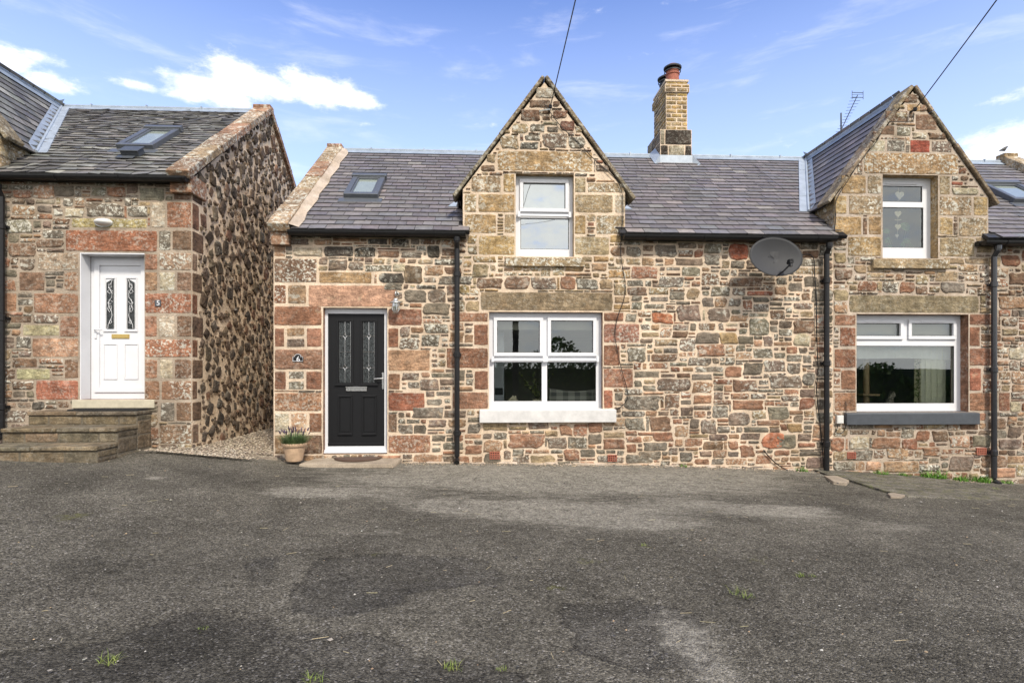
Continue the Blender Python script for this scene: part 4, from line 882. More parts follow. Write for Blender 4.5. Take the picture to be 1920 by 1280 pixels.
RUB5 = [((62,347,102,373),PNK,1.0),((160,380,233,408),GRY,2.),((238,386,277,407),GRY,1.4),((122,390,158,408),PAL,1.7),((200,350,236,370),LRD,.4),((24,356,62,372),LRD,.7),((60,752,84,768),DRK,.3)]
def pal5(x, z): return pick([(GRY, 4), (BRN, 3), (PUR, 3), (LRD, 1.5), (TAN, 1.5), (OGR, 1.5), (GRN, 1.5)]), 1.5
mb, _ = do_walls(c5, strips5, -.2, [DR5], ASH5, RUB5, pal5, 51, None, X5L, X5R, ZE5, [(*RED, .3)])
mb.build('wall', [M['mortar5'], M['stone']], c5); mb = MB(); mb.poly([(X5L, 2*RY, -.2), (X5R, 2*RY, -.2), (X5R, 2*RY, ZE5), (X5L, 2*RY, ZE5)])
mb.build('rear_wall', M['mortar5'], c5)
# gable end of cobbles
GF = Frame((X5R, 0, 0), (0, 1, 0), (0, 0, 1)); gm = MB(); gm.m = 0; gm.col = (.5, .5, .5, 0)
def gtop(y): return ZE5+SL5*((y if y < RY else 2*RY-y)+.12)
gm.poly([GF.p(0, -.2), GF.p(2*RY, -.2), GF.p(2*RY, ZE5), GF.p(RY, gtop(RY)), GF.p(0, ZE5)]); gm.m = 1
random.seed(99); bl = []
for r, c, l in ASH5:
    if r[2] == 360:
        q = RW(r); wd = .17 if q[1]-q[0] < .35 else .30
        wd = random.uniform(.14, .2) if len(bl) % 2 else random.uniform(.26, .34); b = (0.0, wd, q[2], q[3]); bl.append(b); stone(gm, GF, *b, jit(tuple(x*.72 for x in c), .12), 'ashlar', lich=l*.25)
q = (0.0, .26, RW((300, 335, 360, 347))[3]-.3, RW((300, 335, 360, 347))[3]+.02)
cells = {}; placed = []
def try_place(y, z, r):
    k0 = (int(y/.3), int(z/.3))
    for a in (-1, 0, 1):
        for b in (-1, 0, 1):
            for (yy, zz, rr) in cells.get((k0[0]+a, k0[1]+b), []):
                if ((y-yy)/1.0)**2+((z-zz)/1.0)**2 < (r+rr)**2: return False
    cells.setdefault(k0, []).append((y, z, r)); placed.append((y, z, r)); return True
for (rmin, rmax, tries) in ((.085, .125, 420), (.06, .09, 1700), (.042, .06, 2600), (.028, .042, 3500), (.016, .028, 3000)):
    for _ in range(tries):
        r = random.uniform(rmin, rmax); y = random.uniform(.02, 2*RY-.05); z = random.uniform(.1, gtop(RY)-.1)
        if z+r*.8 > gtop(y)-.03 or any(b[0]-r*.7 < y < b[1]+r*.8 and b[2]-r*.8 < z < b[3]+r*.8 for b in bl): continue
        try_place(y, z, r*(.955+.10*max(0, min(1, (z-1.8)/2.2))))
for (y, z, r) in placed:
    c = jit(pick([((.068, .05, .038), 5), ((.10, .07, .05), 3), ((.055, .046, .04), 3), ((.14, .08, .055), 1.5), ((.13, .105, .075), 1.2)]), .25)
    if r < .05 and random.random() < .5: c = jit((.15, .11, .08))
    rr = r*.98; ang = random.uniform(-.9, .5); el_ = random.uniform(1.0, 1.3)
    Fr = Frame(GF.p(y, z), GF.u*math.cos(ang)+GF.v*math.sin(ang), GF.v*math.cos(ang)-GF.u*math.sin(ang))
    stone(gm, Fr, -rr/el_*.98, rr/el_*.98, -rr*el_*.86, rr*el_*.86, c, 'rubble', gap=.002, h=random.uniform(.012, .035), lich=random.choice([.1, .3, .6]))
gm.build('gable_wall', [M['mortarG'], M['cobble']], c5)
main_roof(c5, F5, X5L-.2, X5R-.2, VL5, slate_col5, [D4C], DZ5, M['slate5'], 13, rough=1, gauge=.15, wid=(.14, .3))
ridge_roll(c5, D4C+.05, X5R-.25, ZR5)
gutter(c5, X5L-.3, P(350, 334, -.16).x, P(200, 330, -.16).z)
skew_end(c5, X5R-.27, X5R+.06, ZE5, SL5, VL5, [((.27, .15, .095), 3), ((.30, .22, .15), 2), ((.22, .15, .10), 2)], 8)
skylight(c5, F5, [(229, 270), (298, 272), (329, 238), (262, 238)])
v = MB(); a = hitplane(224, 300, F5.o, F5.n); b = hitplane(258, 289, F5.o, F5.n); u0 = (a-F5.o).dot(F5.u); u1 = u0+.26; v0 = (a-F5.o).dot(F5.v)
v.boxf(F5, u0-.05, u1-.05, v0-.02, v0+.1, .03, .045); v.boxf(F5, u0, u1, v0+.08, v0+.26, .02, .11); v.boxf(F5, u0-.015, u1+.015, v0+.06, v0+.28, .111, .125)
v.build('roof_vent', M['greypaint'], c5, bevel=.006)
def door5(parent):
    x0, x1, z0, z1 = DR5; Y = .20; fr = MB(); leaf = RW((188, 498, 266, 727), Y+.01)
    fr.box(x0, x0+.012, -.004, Y, z0, z1); fr.box(x0+.0125, x1-.0, .0, Y, z1-.02, z1)           # white lined reveals
    slab_with_holes(fr, (x0+.013, x1, z0, z1-.021), [leaf], Y+.005, Y+.07)
    s_ = RW((177, 487, 272, 735), Y-.01); slab_with_holes(fr, (s_[0], min(s_[1], x1-.02), s_[2], s_[3]), [leaf], Y-.014, Y+.004)
    f = fr.build('door', M['white'], parent, bevel=.004)
    lf = MB(); yl = Y+.012; sh = [RW((201, 524, 214.5, 616), yl), RW((240, 524, 253.5, 616), yl)]
    slab_with_holes(lf, leaf, [], yl, yl+.04)
    for r in ((194.5, 644, 220.5, 711), (233.5, 644, 260, 711)):
        q = RW(r, yl); ring(lf, *q, .014, yl-.012, yl-.0005)
    for g in sh: ring(lf, g[0]-.03, g[1]+.03, g[2]-.03, g[3]+.03, .016, yl-.014, yl-.0005); lf.box(g[0]-.045, g[1]+.045, yl-.022, yl-.0145, g[2]-.042, g[2]-.025)
    lf.build('door_leaf', M['white'], f, bevel=.004)
    g_ = MB(); ld = MB()
    for k, g in enumerate(sh):
        za, zb_ = (g[3]-.045, g[3]+.012) if k == 0 else (g[3]+.012, g[3]-.045)
        pts = [(g[0], g[2]), (g[1], g[2]), (g[1], zb_), (g[0], za)]
        g_.poly([(x, yl-.016, z) for x, z in pts]); 
        sg = 1 if k == 0 else -1; cx = (g[0]+g[1])/2; w_ = (g[1]-g[0]); Hh = g[3]-g[2]
        def pt(u, v): return (cx+sg*u*w_, yl-.019, g[2]+v*Hh)
        curves = [[(-.3, .0), (-.25, .08), (.1, .17), (.3, .27), (.2, .36), (-.05, .42), (-.2, .5), (-.1, .58), (.25, .63), (.3, .72), (.05, .78), (-.2, .86), (.1, .9), (.35, 1.0)], [(.0, .1), (.25, .12), (.1, .2), (-.1, .14), (.0, .1)],
                  [(-.3, .4), (-.15, .46), (.15, .47), (.2, .4), (-.05, .33), (-.3, .4)], [(-.3, .52), (0, .58), (.35, .55), (.05, .5), (-.3, .52)], [(-.35, .75), (-.05, .81), (.35, .76), (.0, .71), (-.35, .75)], [(-.2, .82), (.2, .84), (.15, .93), (-.15, .9), (-.2, .82)]]
        for cv in curves: ld.tube([pt(*p) for p in cv], .0035, 5)
    g_.build('glass_panel', M['obscure'], f); ld.build('leading', M['white'], f)
    lp = MB(); q = RW((210, 626.5, 243, 634.5), yl); lp.box(q[0], q[1], yl-.012, yl-.001, q[2], q[3]); lp.box(q[0]+.012, q[1]-.012, yl-.017, yl-.0125, q[2]+.012, q[3]-.012); lp.build('letter_plate', M['brass'], f, bevel=.003)
    hd = MB(); q = RW((178, 614, 182, 634), Y-.016); hd.box(q[0], q[1], Y-.03, Y-.015, q[2], q[3]); z = q[3]-.03; x = (q[0]+q[1])/2; hd.tube([(x, Y-.02, z), (x, Y-.06, z), (x+.02, Y-.065, z), (x+.11, Y-.062, z)], .009, 8); hd.build('door_handle', M['white'], f)
    ts = MB(); q = RW((136, 751, 290, 765), -.02); ts.box(q[0], q[1], -.04, .2, q[2], z0+.0-.002); ts.build('threshold', M['cream'], f, bevel=.01, seg=2)
door5(c5)
# neighbour whose dormer just enters the frame
c4 = thing('stone_cottage', 'cottage at the far left edge of which only the slated dormer side shows', 'cottage', 'terrace of stone cottages')
mb = MB(); mb.col = (*OGR, 1); mb.m = 0; st4 = [(D4C-HW-3, D4C-HW, ZE5, ZE5), (D4C-HW, D4C, ZSH+DZ5, ZAP+DZ5-.02), (D4C, D4C+HW, ZAP+DZ5-.02, ZSH+DZ5)]; face_with_holes(mb, WF, st4, 0, [], .2); mb.m = 1
pack(mb, WF, D4C-HW-3, D4C+HW, 0, ZAP+DZ5, lambda x, z: in_strips(st4, x, z), [], pal5, 41)
mb.build('wall', [M['mortar5'], M['stone']], c4); main_roof(c4, F5, D4C-HW-3, X5L-.2, VL5, slate_col5, [D4C], DZ5, M['slate5'], 14, rough=1, gauge=.15, wid=(.14, .3))
dormer(c4, D4C, DZ5, 42, slate_col5, M['slate5'])
downpipe(c4, 3, P(3, 345, -.15).z, gnd(X5L)+.05, M['black'])


# ================================================================== things on and in front of the houses
def leafblade(mb, base, az_, ln, wd, lean, col, segs=3, curl=.5):
    p = Vector(base); d = Vector((math.cos(az_), math.sin(az_), 0)); side = Vector((-d.y, d.x, 0)); prev = None; a = lean
    for k in range(segs+1):
        ww = wd*(1-k/(segs+.2))*(.8 if k == 0 else 1); l = (p-side*ww/2, p+side*ww/2)
        if prev: mb.poly([prev[0], prev[1], l[1], l[0]], col)
        prev = l; p = p+(d*math.sin(a)+Vector((0, 0, 1))*math.cos(a))*(ln/segs); a += curl
def grass_tuft(px, py, n, size, label, name='grass_tuft', cat='grass', group=None, cols=None, broad=.006, at=None):
    if at: x, y = at
    else:
        q = CP.copy(); d = ray(px, py); t = 0
        for _ in range(400):
            t += .03; q = CP+d*t
            if q.z <= gnd(q.x, q.y): break
        x, y = q.x, q.y
    mb = MB()
    for _ in range(n):
        c = jit(pick(cols or [((.11, .19, .03), 3), ((.17, .24, .05), 2), ((.22, .22, .07), 1)]), .25)
        r = size*.5*math.sqrt(random.random()); t = random.uniform(0, 6.28); bx, by = x+r*math.cos(t), y+r*math.sin(t)*.7
        if by > -.012 and y > -.3: by = -.015
        leafblade(mb, (bx, by, gnd(bx, by)-.004), random.uniform(0, 6.28), size*random.uniform(.25, .7), broad, random.uniform(.1, .9), c)
    o = mb.build(name, M['leaf']); return tag(o, label, cat, group)
# --- steps up to the white door
X0, X1 = -6.17, -4.74
def zl(px, py, Y): return P(px, py, Y).z
st = thing('entrance_steps', 'three worn mossy stone steps climbing to the white front door', 'steps'); st_z = [zl(180, 771, -.33), zl(150, 802, -.74), zl(100, 837, -1.12)]; st_y = [-.33, -.74, -1.12]
zb_ = -.1
SC = [((.13, .105, .072), 3), ((.11, .10, .075), 2), ((.16, .125, .085), 1.5), ((.09, .08, .062), 2)]
for k in range(3):
    random.seed(200+k); y1_ = 0.0 if k == 0 else st_y[k-1]; mb = MB(); ya, yb_ = st_y[k], y1_-.002; mb.box(X0, X1, ya, yb_, zb_, st_z[k]-.052); mb.m = 1
    Ff = Frame((0, ya, 0), (1, 0, 0), (0, 0, 1)); zr = (st_z[k+1] if k < 2 else .10); u = X0
    while u < X1-.05:
        w_ = min(random.uniform(.25, .6), X1-u); w_ = X1-u if X1-u-w_ < .12 else w_; stone(mb, Ff, u, u+w_, zr, st_z[k]-.054, jit(pick(SC)), 'ashlar', gap=.004, h=.006, lich=1.2); u += w_
    Fs = Frame((X1, 0, 0), (0, 1, 0), (0, 0, 1)); zz = zb_+.15
    while zz < st_z[k]-.08:
        h_ = min(.2, st_z[k]-.054-zz); stone(mb, Fs, ya, yb_, zz, zz+h_, jit(pick(SC)), 'ashlar', gap=.004, h=.005, lich=.9); zz += h_
    e = [X0]
    while e[-1] < X1-.3: e.append(min(e[-1]+random.uniform(.4, .8), X1))
    e[-1] = X1
    for a, b in zip(e, e[1:]): mb.box(a+.003, b-.003+(.014 if b == X1 else 0), ya-.03+random.uniform(-.006, .006), yb_, st_z[k]-.050, st_z[k]+random.uniform(-.004, .004), (*jit(pick(SC)), 1.5))
    mb.build('step', [M['stepstone'], M['stepst']], st, bevel=.010, seg=2)
# --- mats, slab, plaques
mb = MB(); q0 = zl(200, 762, -.15); a, b = P(140, 762, -.15).x, P(270, 762, -.15).x; z = st_z[0]+.002
mb.box(a, b, -.30, -.045, z, z+.012)
for i in range(26):
    x = a+(b-a)*(i+.5)/26
    for j in range(6): mb.box(x-.013, x+.010, -.295+.041*j, -.265+.041*j, z+.0125, z+.022+.004*random.random())
tag(mb.build('doormat', M['rubber']), 'black ribbed rubber doormat on the top step below the white door', 'doormat')
mb = MB(); ax, bx = P(566, 868, -.3).x, P(748, 868, -.3).x; gz = gnd(-2)
mb.raw([(ax, -.44, gz-.02), (bx-.05, -.47, gz-.02), (bx, -.01, gz-.02), (ax+.1, -.01, gz-.02), (ax, -.43, gz+.045), (bx-.08, -.46, gz+.04), (bx, -.02, gz+.055), (ax+.1, -.01, gz+.06)], [(0, 3, 2, 1), (4, 5, 6, 7), (0, 1, 5, 4), (1, 2, 6, 5), (2, 3, 7, 6), (3, 0, 4, 7)])
tag(mb.build('doorstep', M['concrete'], bevel=.012, seg=2), 'low worn concrete slab on the ground before the black door', 'doorstep')
mb = MB(); cx = P(667, 860, -.2).x; rx = .335; pts = [(cx+rx*math.cos(t), -.03-.31*math.sin(t)) for t in [math.pi*k/24 for k in range(25)]]
for zz, sc in ((gz+.062, 1.0), (gz+.078, .985)): mb.poly([(cx+(x-cx)*sc, y, zz) for x, y in pts])
for a, b in zip(pts, pts[1:]): mb.poly([(*a, gz+.055), (*b, gz+.055), (cx+(b[0]-cx)*.985, b[1], gz+.078), (cx+(a[0]-cx)*.985, a[1], gz+.078)])
tag(mb.build('doormat', M['coir']), 'brown half-round coir doormat on the slab at the black door', 'doormat')
def plaque(name, label, poly_px, Y, th, mat, txt, px, py, size, rim=None):
    mb = MB(); pts = [P(x, y, Y) for x, y in poly_px]; cx = sum(p.x for p in pts)/len(pts); cz = sum(p.z for p in pts)/len(pts)
    n = len(pts); mb.raw([(p.x, Y, p.z) for p in pts]+[(p.x, Y-th, p.z) for p in pts], [tuple(range(n, 2*n))]+[(k, (k+1) % n, n+(k+1) % n, n+k) for k in range(n)])
    o = mb.build(name, mat); tag(o, label, 'number plate'); number(o, txt, px, py, Y-th-.001, size, M['white'])
    if rim:
        r = MB(); r.tube([(cx+(p.x-cx)*.93, Y-th-.002, cz+(p.z-cz)*.90) for p in pts+pts[:1]], .0035, 5); r.build('rim', M['white'], o)
    return o
plaque('house_number', 'small dark square plaque reading 5 beside the white door', [(291, 562.5), (302, 562.5), (302, 574), (291, 574)], -.006, .012, M['greypaint'], '5', 296.5, 568.2, .10)
arch = [(549, 678), (549, 669), (553, 668.5)]+[(559-6.5*math.cos(math.pi*k/10), 668-4.6*math.sin(math.pi*k/10)) for k in range(11)]+[(564, 668.5), (569, 669), (569, 678)]
plaque('house_number', 'black arched plaque with white rim reading 6 left of the black door', arch, -.008, .012, M['black'], '6', 559, 673.2, .105, True)
# --- bulkhead lamp by the black door
x, z = P(742, 573, -.12).x, zl(742, 570, -.12); mb = MB()
lt = thing('wall_lamp', 'galvanised ship lantern with caged glass beside the black door lintel', 'lamp')
m = MB(); zt = zl(742, 550, -.06); m.lathe((x, -.0, zt), [(.035, 0), (.035, .012), (.02, .02)], 16, F=Frame((x, -.004, zt), (1, 0, 0), (0, 0, 1))); m.tube([(x, -.02, zt), (x, -.07, zt+.03), (x, -.115, zt+.01), (x, -.12, zt-.05)], .013, 8); m.build('bracket', M['galv'], lt, smooth=True)
m = MB(); zs = zl(742, 566, -.12); m.lathe((x, -.12, zs), [(.09, -.012), (.088, -.006), (.04, .015), (.035, .04), (.02, .055), (0.001, .055)], 20); m.build('shade', M['galv'], lt, smooth=True)
m = MB(); m.lathe((x, -.12, zs), [(.04, -.008), (.04, -.10), (.034, -.125), (.001, -.135)], 16); m.build('glass_jar', M['glass'], lt, smooth=True)
m = MB()
for k in range(4):
    a = k*math.pi/2+.4; m.tube([(x+.047*math.cos(a), -.12+.047*math.sin(a), zs-.008), (x+.047*math.cos(a), -.12+.047*math.sin(a), zs-.115), (x+.02*math.cos(a), -.12+.02*math.sin(a), zs-.148), (x, -.12, zs-.152)], .005, 6)
m.tube([(x+.047*math.cos(t), -.12+.047*math.sin(t), zs-.07) for t in [k*math.pi/8 for k in range(17)]], .004, 5); m.build('cage', M['galv'], lt)
m = MB(); m.lathe((x, -.12, zs), [(.001, -.02), (.02, -.03), (.024, -.06), (.001, -.085)], 12); m.build('bulb', M['frosted'], lt, smooth=True)
# --- oval light over the white door
lt = thing('wall_lamp', 'white oval plastic light on the wall above the white door lintel', 'lamp'); x, z = P(191, 416, -.05).x, zl(191, 416, -.05)
m = MB(); F = Frame((x, -.0, z), (1, 0, 0), (0, 0, 1)); vs = []; n = 20; prof = [(1.0, .0), (1.0, .03), (.93, .06), (.7, .10), (.3, .125), (.01, .13)]
m.raw([F.p(.115*r*math.cos(2*math.pi*k/n), .052*r*math.sin(2*math.pi*k/n), h) for r, h in prof for k in range(n)], [(i*n+k, i*n+(k+1) % n, (i+1)*n+(k+1) % n, (i+1)*n+k) for i in range(len(prof)-1) for k in range(n)])
m.build('diffuser', M['frosted'], lt, smooth=True); m = MB(); m.raw([F.p(.125*math.cos(2*math.pi*k/n), .062*math.sin(2*math.pi*k/n), h) for h in (.0, .018) for k in range(n)]+[F.p(.1*math.cos(2*math.pi*k/n), .05*math.sin(2*math.pi*k/n), .02) for k in range(n)], [(i*n+k, i*n+(k+1) % n, (i+1)*n+(k+1) % n, (i+1)*n+k) for i in range(2) for k in range(n)]); m.build('backplate', M['galv'], lt)
# --- pot of lavender
x, z = P(552, 858, -.28).x, gnd(-3, -.28)+.004; y = -.28; pt = thing('potted_lavender', 'flowering lavender in a pale terracotta pot left of the black door', 'plant'); pt.location = (x, y, z)
def kid(o, p): o.parent = p; o.matrix_parent_inverse = Matrix.Translation(-Vector(p.location)); return o
m = MB(); m.lathe((x, y, z), [(.001, 0), (.105, 0), (.112, .02), (.138, .15), (.146, .205), (.166, .21), (.172, .235), (.166, .25), (.15, .25), (.14, .215), (.001, .21)], 28); kid(m.build('pot', M['terra'], smooth=False), pt)
m = MB(); m.box(x-.13, x-.11, y-.11, y-.105, z+.215, z+.22) ; m.lathe((x, y, z), [(.001, .214), (.139, .216)], 16); kid(m.build('soil', M['coir']), pt)
random.seed(4); m = MB()
for _ in range(950):
    t = random.uniform(0, 6.28); r = .14*math.sqrt(random.random()); leafblade(m, (x+r*math.cos(t), y+r*math.sin(t), z+.205), t+random.uniform(-.5, .5), random.uniform(.12, .24), .008, .1+r*4.5*random.uniform(.6, 1.2), jit(pick([((.10, .17, .06), 3), ((.16, .24, .10), 2), ((.07, .11, .05), 2)]), .25), 3, .15)
kid(m.build('foliage', M['leaf']), pt); m = MB()
for _ in range(46):
    t = random.uniform(0, 6.28); r = .13*math.sqrt(random.random()); ln = random.uniform(.16, .27); ln2 = r*.55; b = Vector((x+r*math.cos(t), y+r*math.sin(t), z+.22)); e = b+Vector((ln2*math.cos(t)*.9+random.uniform(-.02, .02), ln2*math.sin(t)*.9, ln*.82)); m.tube([b, e], .0016, 4, col=(.12, .17, .08, 0))
    m.tube([e-Vector((0, 0, .005)), e+Vector((0, 0, .012)), e+(e-b).normalized()*.045], [.004, .008, .003], 5, col=(*jit(pick([((.085, .055, .11), 2), ((.06, .04, .06), 3)])), 0))
kid(m.build('flower', M['leaf']), pt)
# --- satellite dish
dh = thing('satellite_dish', 'dark grey oval satellite dish mounted under the gutter of the middle cottage', 'satellite dish')
c0 = P(1454, 482, -.42); F = Frame(c0, (1, .10, .02), (-.03, .16, 1)); F.v = (F.v-F.u*F.v.dot(F.u)).normalized(); F.n = F.u.cross(F.v).normalized()
if F.n.y > 0: F.n = -F.n
m = MB(); n = 40; A, B = .405, .285; vs = []; rs = [0.02, .25, .5, .75, .92, 1.0]
for sgn in (0, 1):
    for r in rs: vs += [F.p(A*r*math.cos(2*math.pi*k/n), B*r*math.sin(2*math.pi*k/n), .075*r*r-.05-.012*sgn) for k in range(n)]
fs = []; R_ = len(rs)
for sgn in (0, 1):
    for i in range(R_-1): fs += [((sgn*R_+i)*n+k, (sgn*R_+i)*n+(k+1) % n, (sgn*R_+i+1)*n+(k+1) % n, (sgn*R_+i+1)*n+k) for k in range(n)]
    fs.append(tuple(sgn*R_*n+k for k in range(n)))
fs += [((R_-1)*n+k, (R_-1)*n+(k+1) % n, (2*R_-1)*n+(k+1) % n, (2*R_-1)*n+k) for k in range(n)]
m.raw(vs, fs); m.build('reflector', M['dish'], dh, smooth=True)
m = MB(); m.tube([F.p(A*math.cos(2*math.pi*k/n), B*math.sin(2*math.pi*k/n), .02) for k in range(n+1)], .0055, 6); 
for u, v in ((-.07, .03), (.03, .035), (.0, -.06)): m.lathe(F.p(u, v), [(.009, -.052), (.009, -.042), (.001, -.04)], 8, F=Frame(F.p(u, v), F.u, F.v) )
m.build('rim', M['dish'], dh)
m = MB(); lnb = F.p(.10, -.13, .17) ; m.tube([F.p(-.02, -B*.99, -.0), F.p(.03, -B*.85, .09), lnb-F.v*.03], .012, 8); m.build('feed_arm', M['black'], dh)
m = MB(); m.tube([lnb-F.n*(-.03), lnb, lnb-F.n*.06], [.028, .03, .022], 12); m.boxf(Frame(lnb, F.u, F.v), -.03, .03, -.025, .03, -.03, .03); m.tube([lnb-F.v*.02, lnb-F.v*.07], .022, 8); m.build('receiver', M['black'], dh)
m = MB(); wx = c0.x+.25; m.box(wx-.06, wx+.06, -.02, -.002, c0.z-.12, c0.z+.1); m.tube([(wx, -.01, c0.z), (wx, -.2, c0.z), (c0.x+.06, -.33, c0.z)], .019, 8); m.box(c0.x-.05, c0.x+.07, -.37, -.31, c0.z-.09, c0.z+.09); m.build('wall_bracket', M['blackm'], dh)
def cable(label, pts, r=.006, name='cable', Y=-.03, mat='black', cat='cable', group=None, smoothn=4):
    pts = [P(x, y, Y if len(q) == 0 else q[0]) for x, y, *q in pts]; out_ = []
    for i in range(len(pts)-1):
        p0 = pts[max(i-1, 0)]; p1, p2 = pts[i], pts[i+1]; p3 = pts[min(i+2, len(pts)-1)]
        for k in range(smoothn):
            t = k/smoothn; out_.append(.5*((2*p1)+(p2-p0)*t+(2*p0-5*p1+4*p2-p3)*t*t+(-p0+3*p1-3*p2+p3)*t**3))
    out_.append(pts[-1]); m = MB(); m.tube(out_, r, 6); return tag(m.build(name, M[mat], smooth=True), label, cat, group)
cable('black cable looping from the satellite dish down beside the left downpipe of two', [(1478, 484, -.2), (1505, 478, -.1), (1517, 477), (1526, 486), (1527, 510), (1531, 560), (1531, 600), (1532, 650), (1534, 700), (1531, 730), (1537, 790), (1541, 830), (1544, 868), (1545, 884)], .007)
cable('thin black cable running down the wall right of the big four-light window', [(1022, 197), (1050, 235), (1085, 268), (1115, 300), (1143, 325), (1164, 352), (1168, 400), (1165, 440), (1164, 480), (1172, 530), (1170, 560), (1158, 595), (1153, 625), (1156, 650), (1166, 695), (1177, 735), (1174, 752), (1163, 763), (1153, 768)], .0055)
cable('thin black cable following the left slope of the right-hand dormer gable', [(1713, 213), (1712, 225), (1704, 228), (1660, 232), (1646, 262), (1615, 300), (1590, 338), (1573, 365), (1566, 385), (1567, 410), (1563, 442)], .0055)
cable('thick black cable trailing along the wall foot to the left downpipe of two', [(1432, 843), (1442, 856), (1455, 868), (1470, 878), (1490, 886, -.06), (1515, 887, -.08), (1540, 880, -.05)], .008)
cable('short black cable below the small white junction box', [(1571, 795), (1569, 806), (1566, 810), (1574, 812), (1582, 808), (1586, 795), (1586, 752)], .005)
# overhead wires to the pole across the yard
POLE = Vector((1.25, -15.0, 0)); PZ = H+6.2
def wire(label, px, py, grp=None):
    a = P(px, py, -.10); b = Vector((POLE.x, POLE.y, PZ)); pts = []
    for k in range(25): t = k/24; q = a+(b-a)*t; q.z -= .9*t*(1-t)*1.0; pts.append(q)
    m = MB(); m.tube(pts, .0075, 5); m.box(a.x-.012, a.x+.012, -.10, -.002, a.z-.012, a.z+.012); m.lathe((a.x, -.10, a.z-.03), [(.012, 0), (.026, .01), (.026, .05), (.012, .06)], 10)
    return tag(m.build('overhead_wire', M['black']), label, 'wire')
wire('overhead wire leaving the top of the middle cottage gable for the pole', 1032, 200); wire('overhead wire leaving the top of the right-hand dormer gable', 1716, 205)
m = MB(); m.tube([P(1011, 209, -.02), P(1032, 204, -.09)], .011, 6); m.tube([P(1013, 208, -.012), P(1031, 206, -.10), P(1032, 200, -.10)], .008, 6); tag(m.build('wire_bracket', M['galv']), 'pale metal wire bracket high on the middle cottage gable', 'bracket')
up = thing('utility_pole', 'tall tarred timber utility pole across the yard, seen reflected in the window', 'utility pole'); gz_ = gnd(POLE.x, POLE.y)
m = MB(); m.tube([(POLE.x, POLE.y, gz_-.2), (POLE.x, POLE.y, PZ+.3)], [.15, .11], 14); m.build('pole', M['pole'], up); m = MB(); m.box(POLE.x+.12, POLE.x+.42, POLE.y-.1, POLE.y+.1, PZ-2.6, PZ-2.0); m.tube([(POLE.x+.25, POLE.y, PZ-2.6), (POLE.x+.3, POLE.y, PZ-3.4), (POLE.x+.1, POLE.y, PZ-4.2)], .02, 6); m.build('transformer_box', M['galv'], up)
# hedge and trees across the yard (seen mirrored in the windows)
random.seed(12); m = MB()
for _ in range(16000):
    x = random.uniform(-20, 22); hh = 2.15+.35*math.sin(x*.8)+.25*math.sin(x*2.1+1)+(.7*math.exp(-((x-3.6)/1.5)**2))+(.5*math.exp(-((x-6.5)/2)**2)); z = gnd(x, -16)+hh*random.random()**.5; y = -16.5+random.uniform(-.6, .6)
    a = Vector((random.uniform(-1, 1), random.uniform(-1, 1), random.uniform(-1, 1))).normalized(); b = a.orthogonal().normalized(); s_ = random.uniform(.06, .14); p = Vector((x, y, z)); m.poly([p-a*s_, p+b*s_*.6, p+a*s_, p-b*s_*.6], (*jit(pick([((.10, .16, .035), 3), ((.17, .23, .06), 2), ((.07, .10, .03), 3)]), .3), 0))
m.col = (.03, .045, .018, 0); m.box(-22, 26, -16.7, -16.3, -1, 1.5)
hd = m.build('hedge', M['leaf']); hd['kind'] = 'stuff'; hd['label'] = 'bushy green hedge across the yard mirrored in the windows'; hd['category'] = 'hedge'
# --- TV aerial behind the roof
ar = thing('television_aerial', 'spiky television aerial on a thin mast behind the roof ridge', 'aerial'); ya = 3.6; a0 = P(1573, 262, ya); top_ = P(1588, 196, ya)
m = MB(); mx = P(1577, 240, ya).x; m.tube([(mx, ya, roofz(2*RY-ya)-.02), (mx, ya, P(1577, 212, ya).z)], .016, 8); m.build('mast', M['greypaint'], ar)
m = MB(); d = top_-a0; bo = [a0+Vector((0, .15, -.03)), top_+Vector((0, -.35, .03))]; m.tube(bo, .009, 6); b0, b1 = bo
for k in range(17): q = b0+(b1-b0)*(k/16.); wd = .10+.025*math.cos(k*.4); m.tube([q-Vector((wd, 0, .0)), q+Vector((wd, 0, .02))], .0045, 4)
for s_ in (-1, 1): m.tube([b1+Vector((-.12, 0, .05*s_)), b1+Vector((.12, 0, .05*s_))], .007, 5)
m.tube([b1+Vector((-.12, 0, -.09)), b1+Vector((-.12, 0, .09))], .005, 4); m.tube([b1+Vector((.12, 0, -.09)), b1+Vector((.12, 0, .09))], .005, 4); m.build('antenna', M['greypaint'], ar)
# --- bird on the far coping
p = P(1859, 279, RY); zc = ZR+SL*0+.23; p = Vector((X7R+.1, RY, zc+.03))
me = bpy.data.meshes.new('bird'); pts = [(0, 0, .05), (-.05, 0, .03), (-.12, 0, .0), (.035, 0, .085), (.055, 0, .088), (.08, 0, .086), (0.0, .015, .0), (0.0, -.015, 0)]
me.from_pydata([tuple(p+Vector(q)) for q in pts], [(0, 1), (1, 2), (0, 3), (3, 4), (4, 5), (0, 6), (0, 7)], []); bd = bpy.data.objects.new('bird', me); C.objects.link(bd)
bd.modifiers.new('skin', 'SKIN'); sub = bd.modifiers.new('sub', 'SUBSURF'); sub.levels = sub.render_levels = 2
for v, r in zip(me.skin_vertices[0].data, (.032, .028, .008, .022, .015, .003, .003, .003)): v.radius = (r, r)
me.materials.append(M['blackm']); tag(bd, 'tiny dark bird perched on the far right roof coping', 'bird')
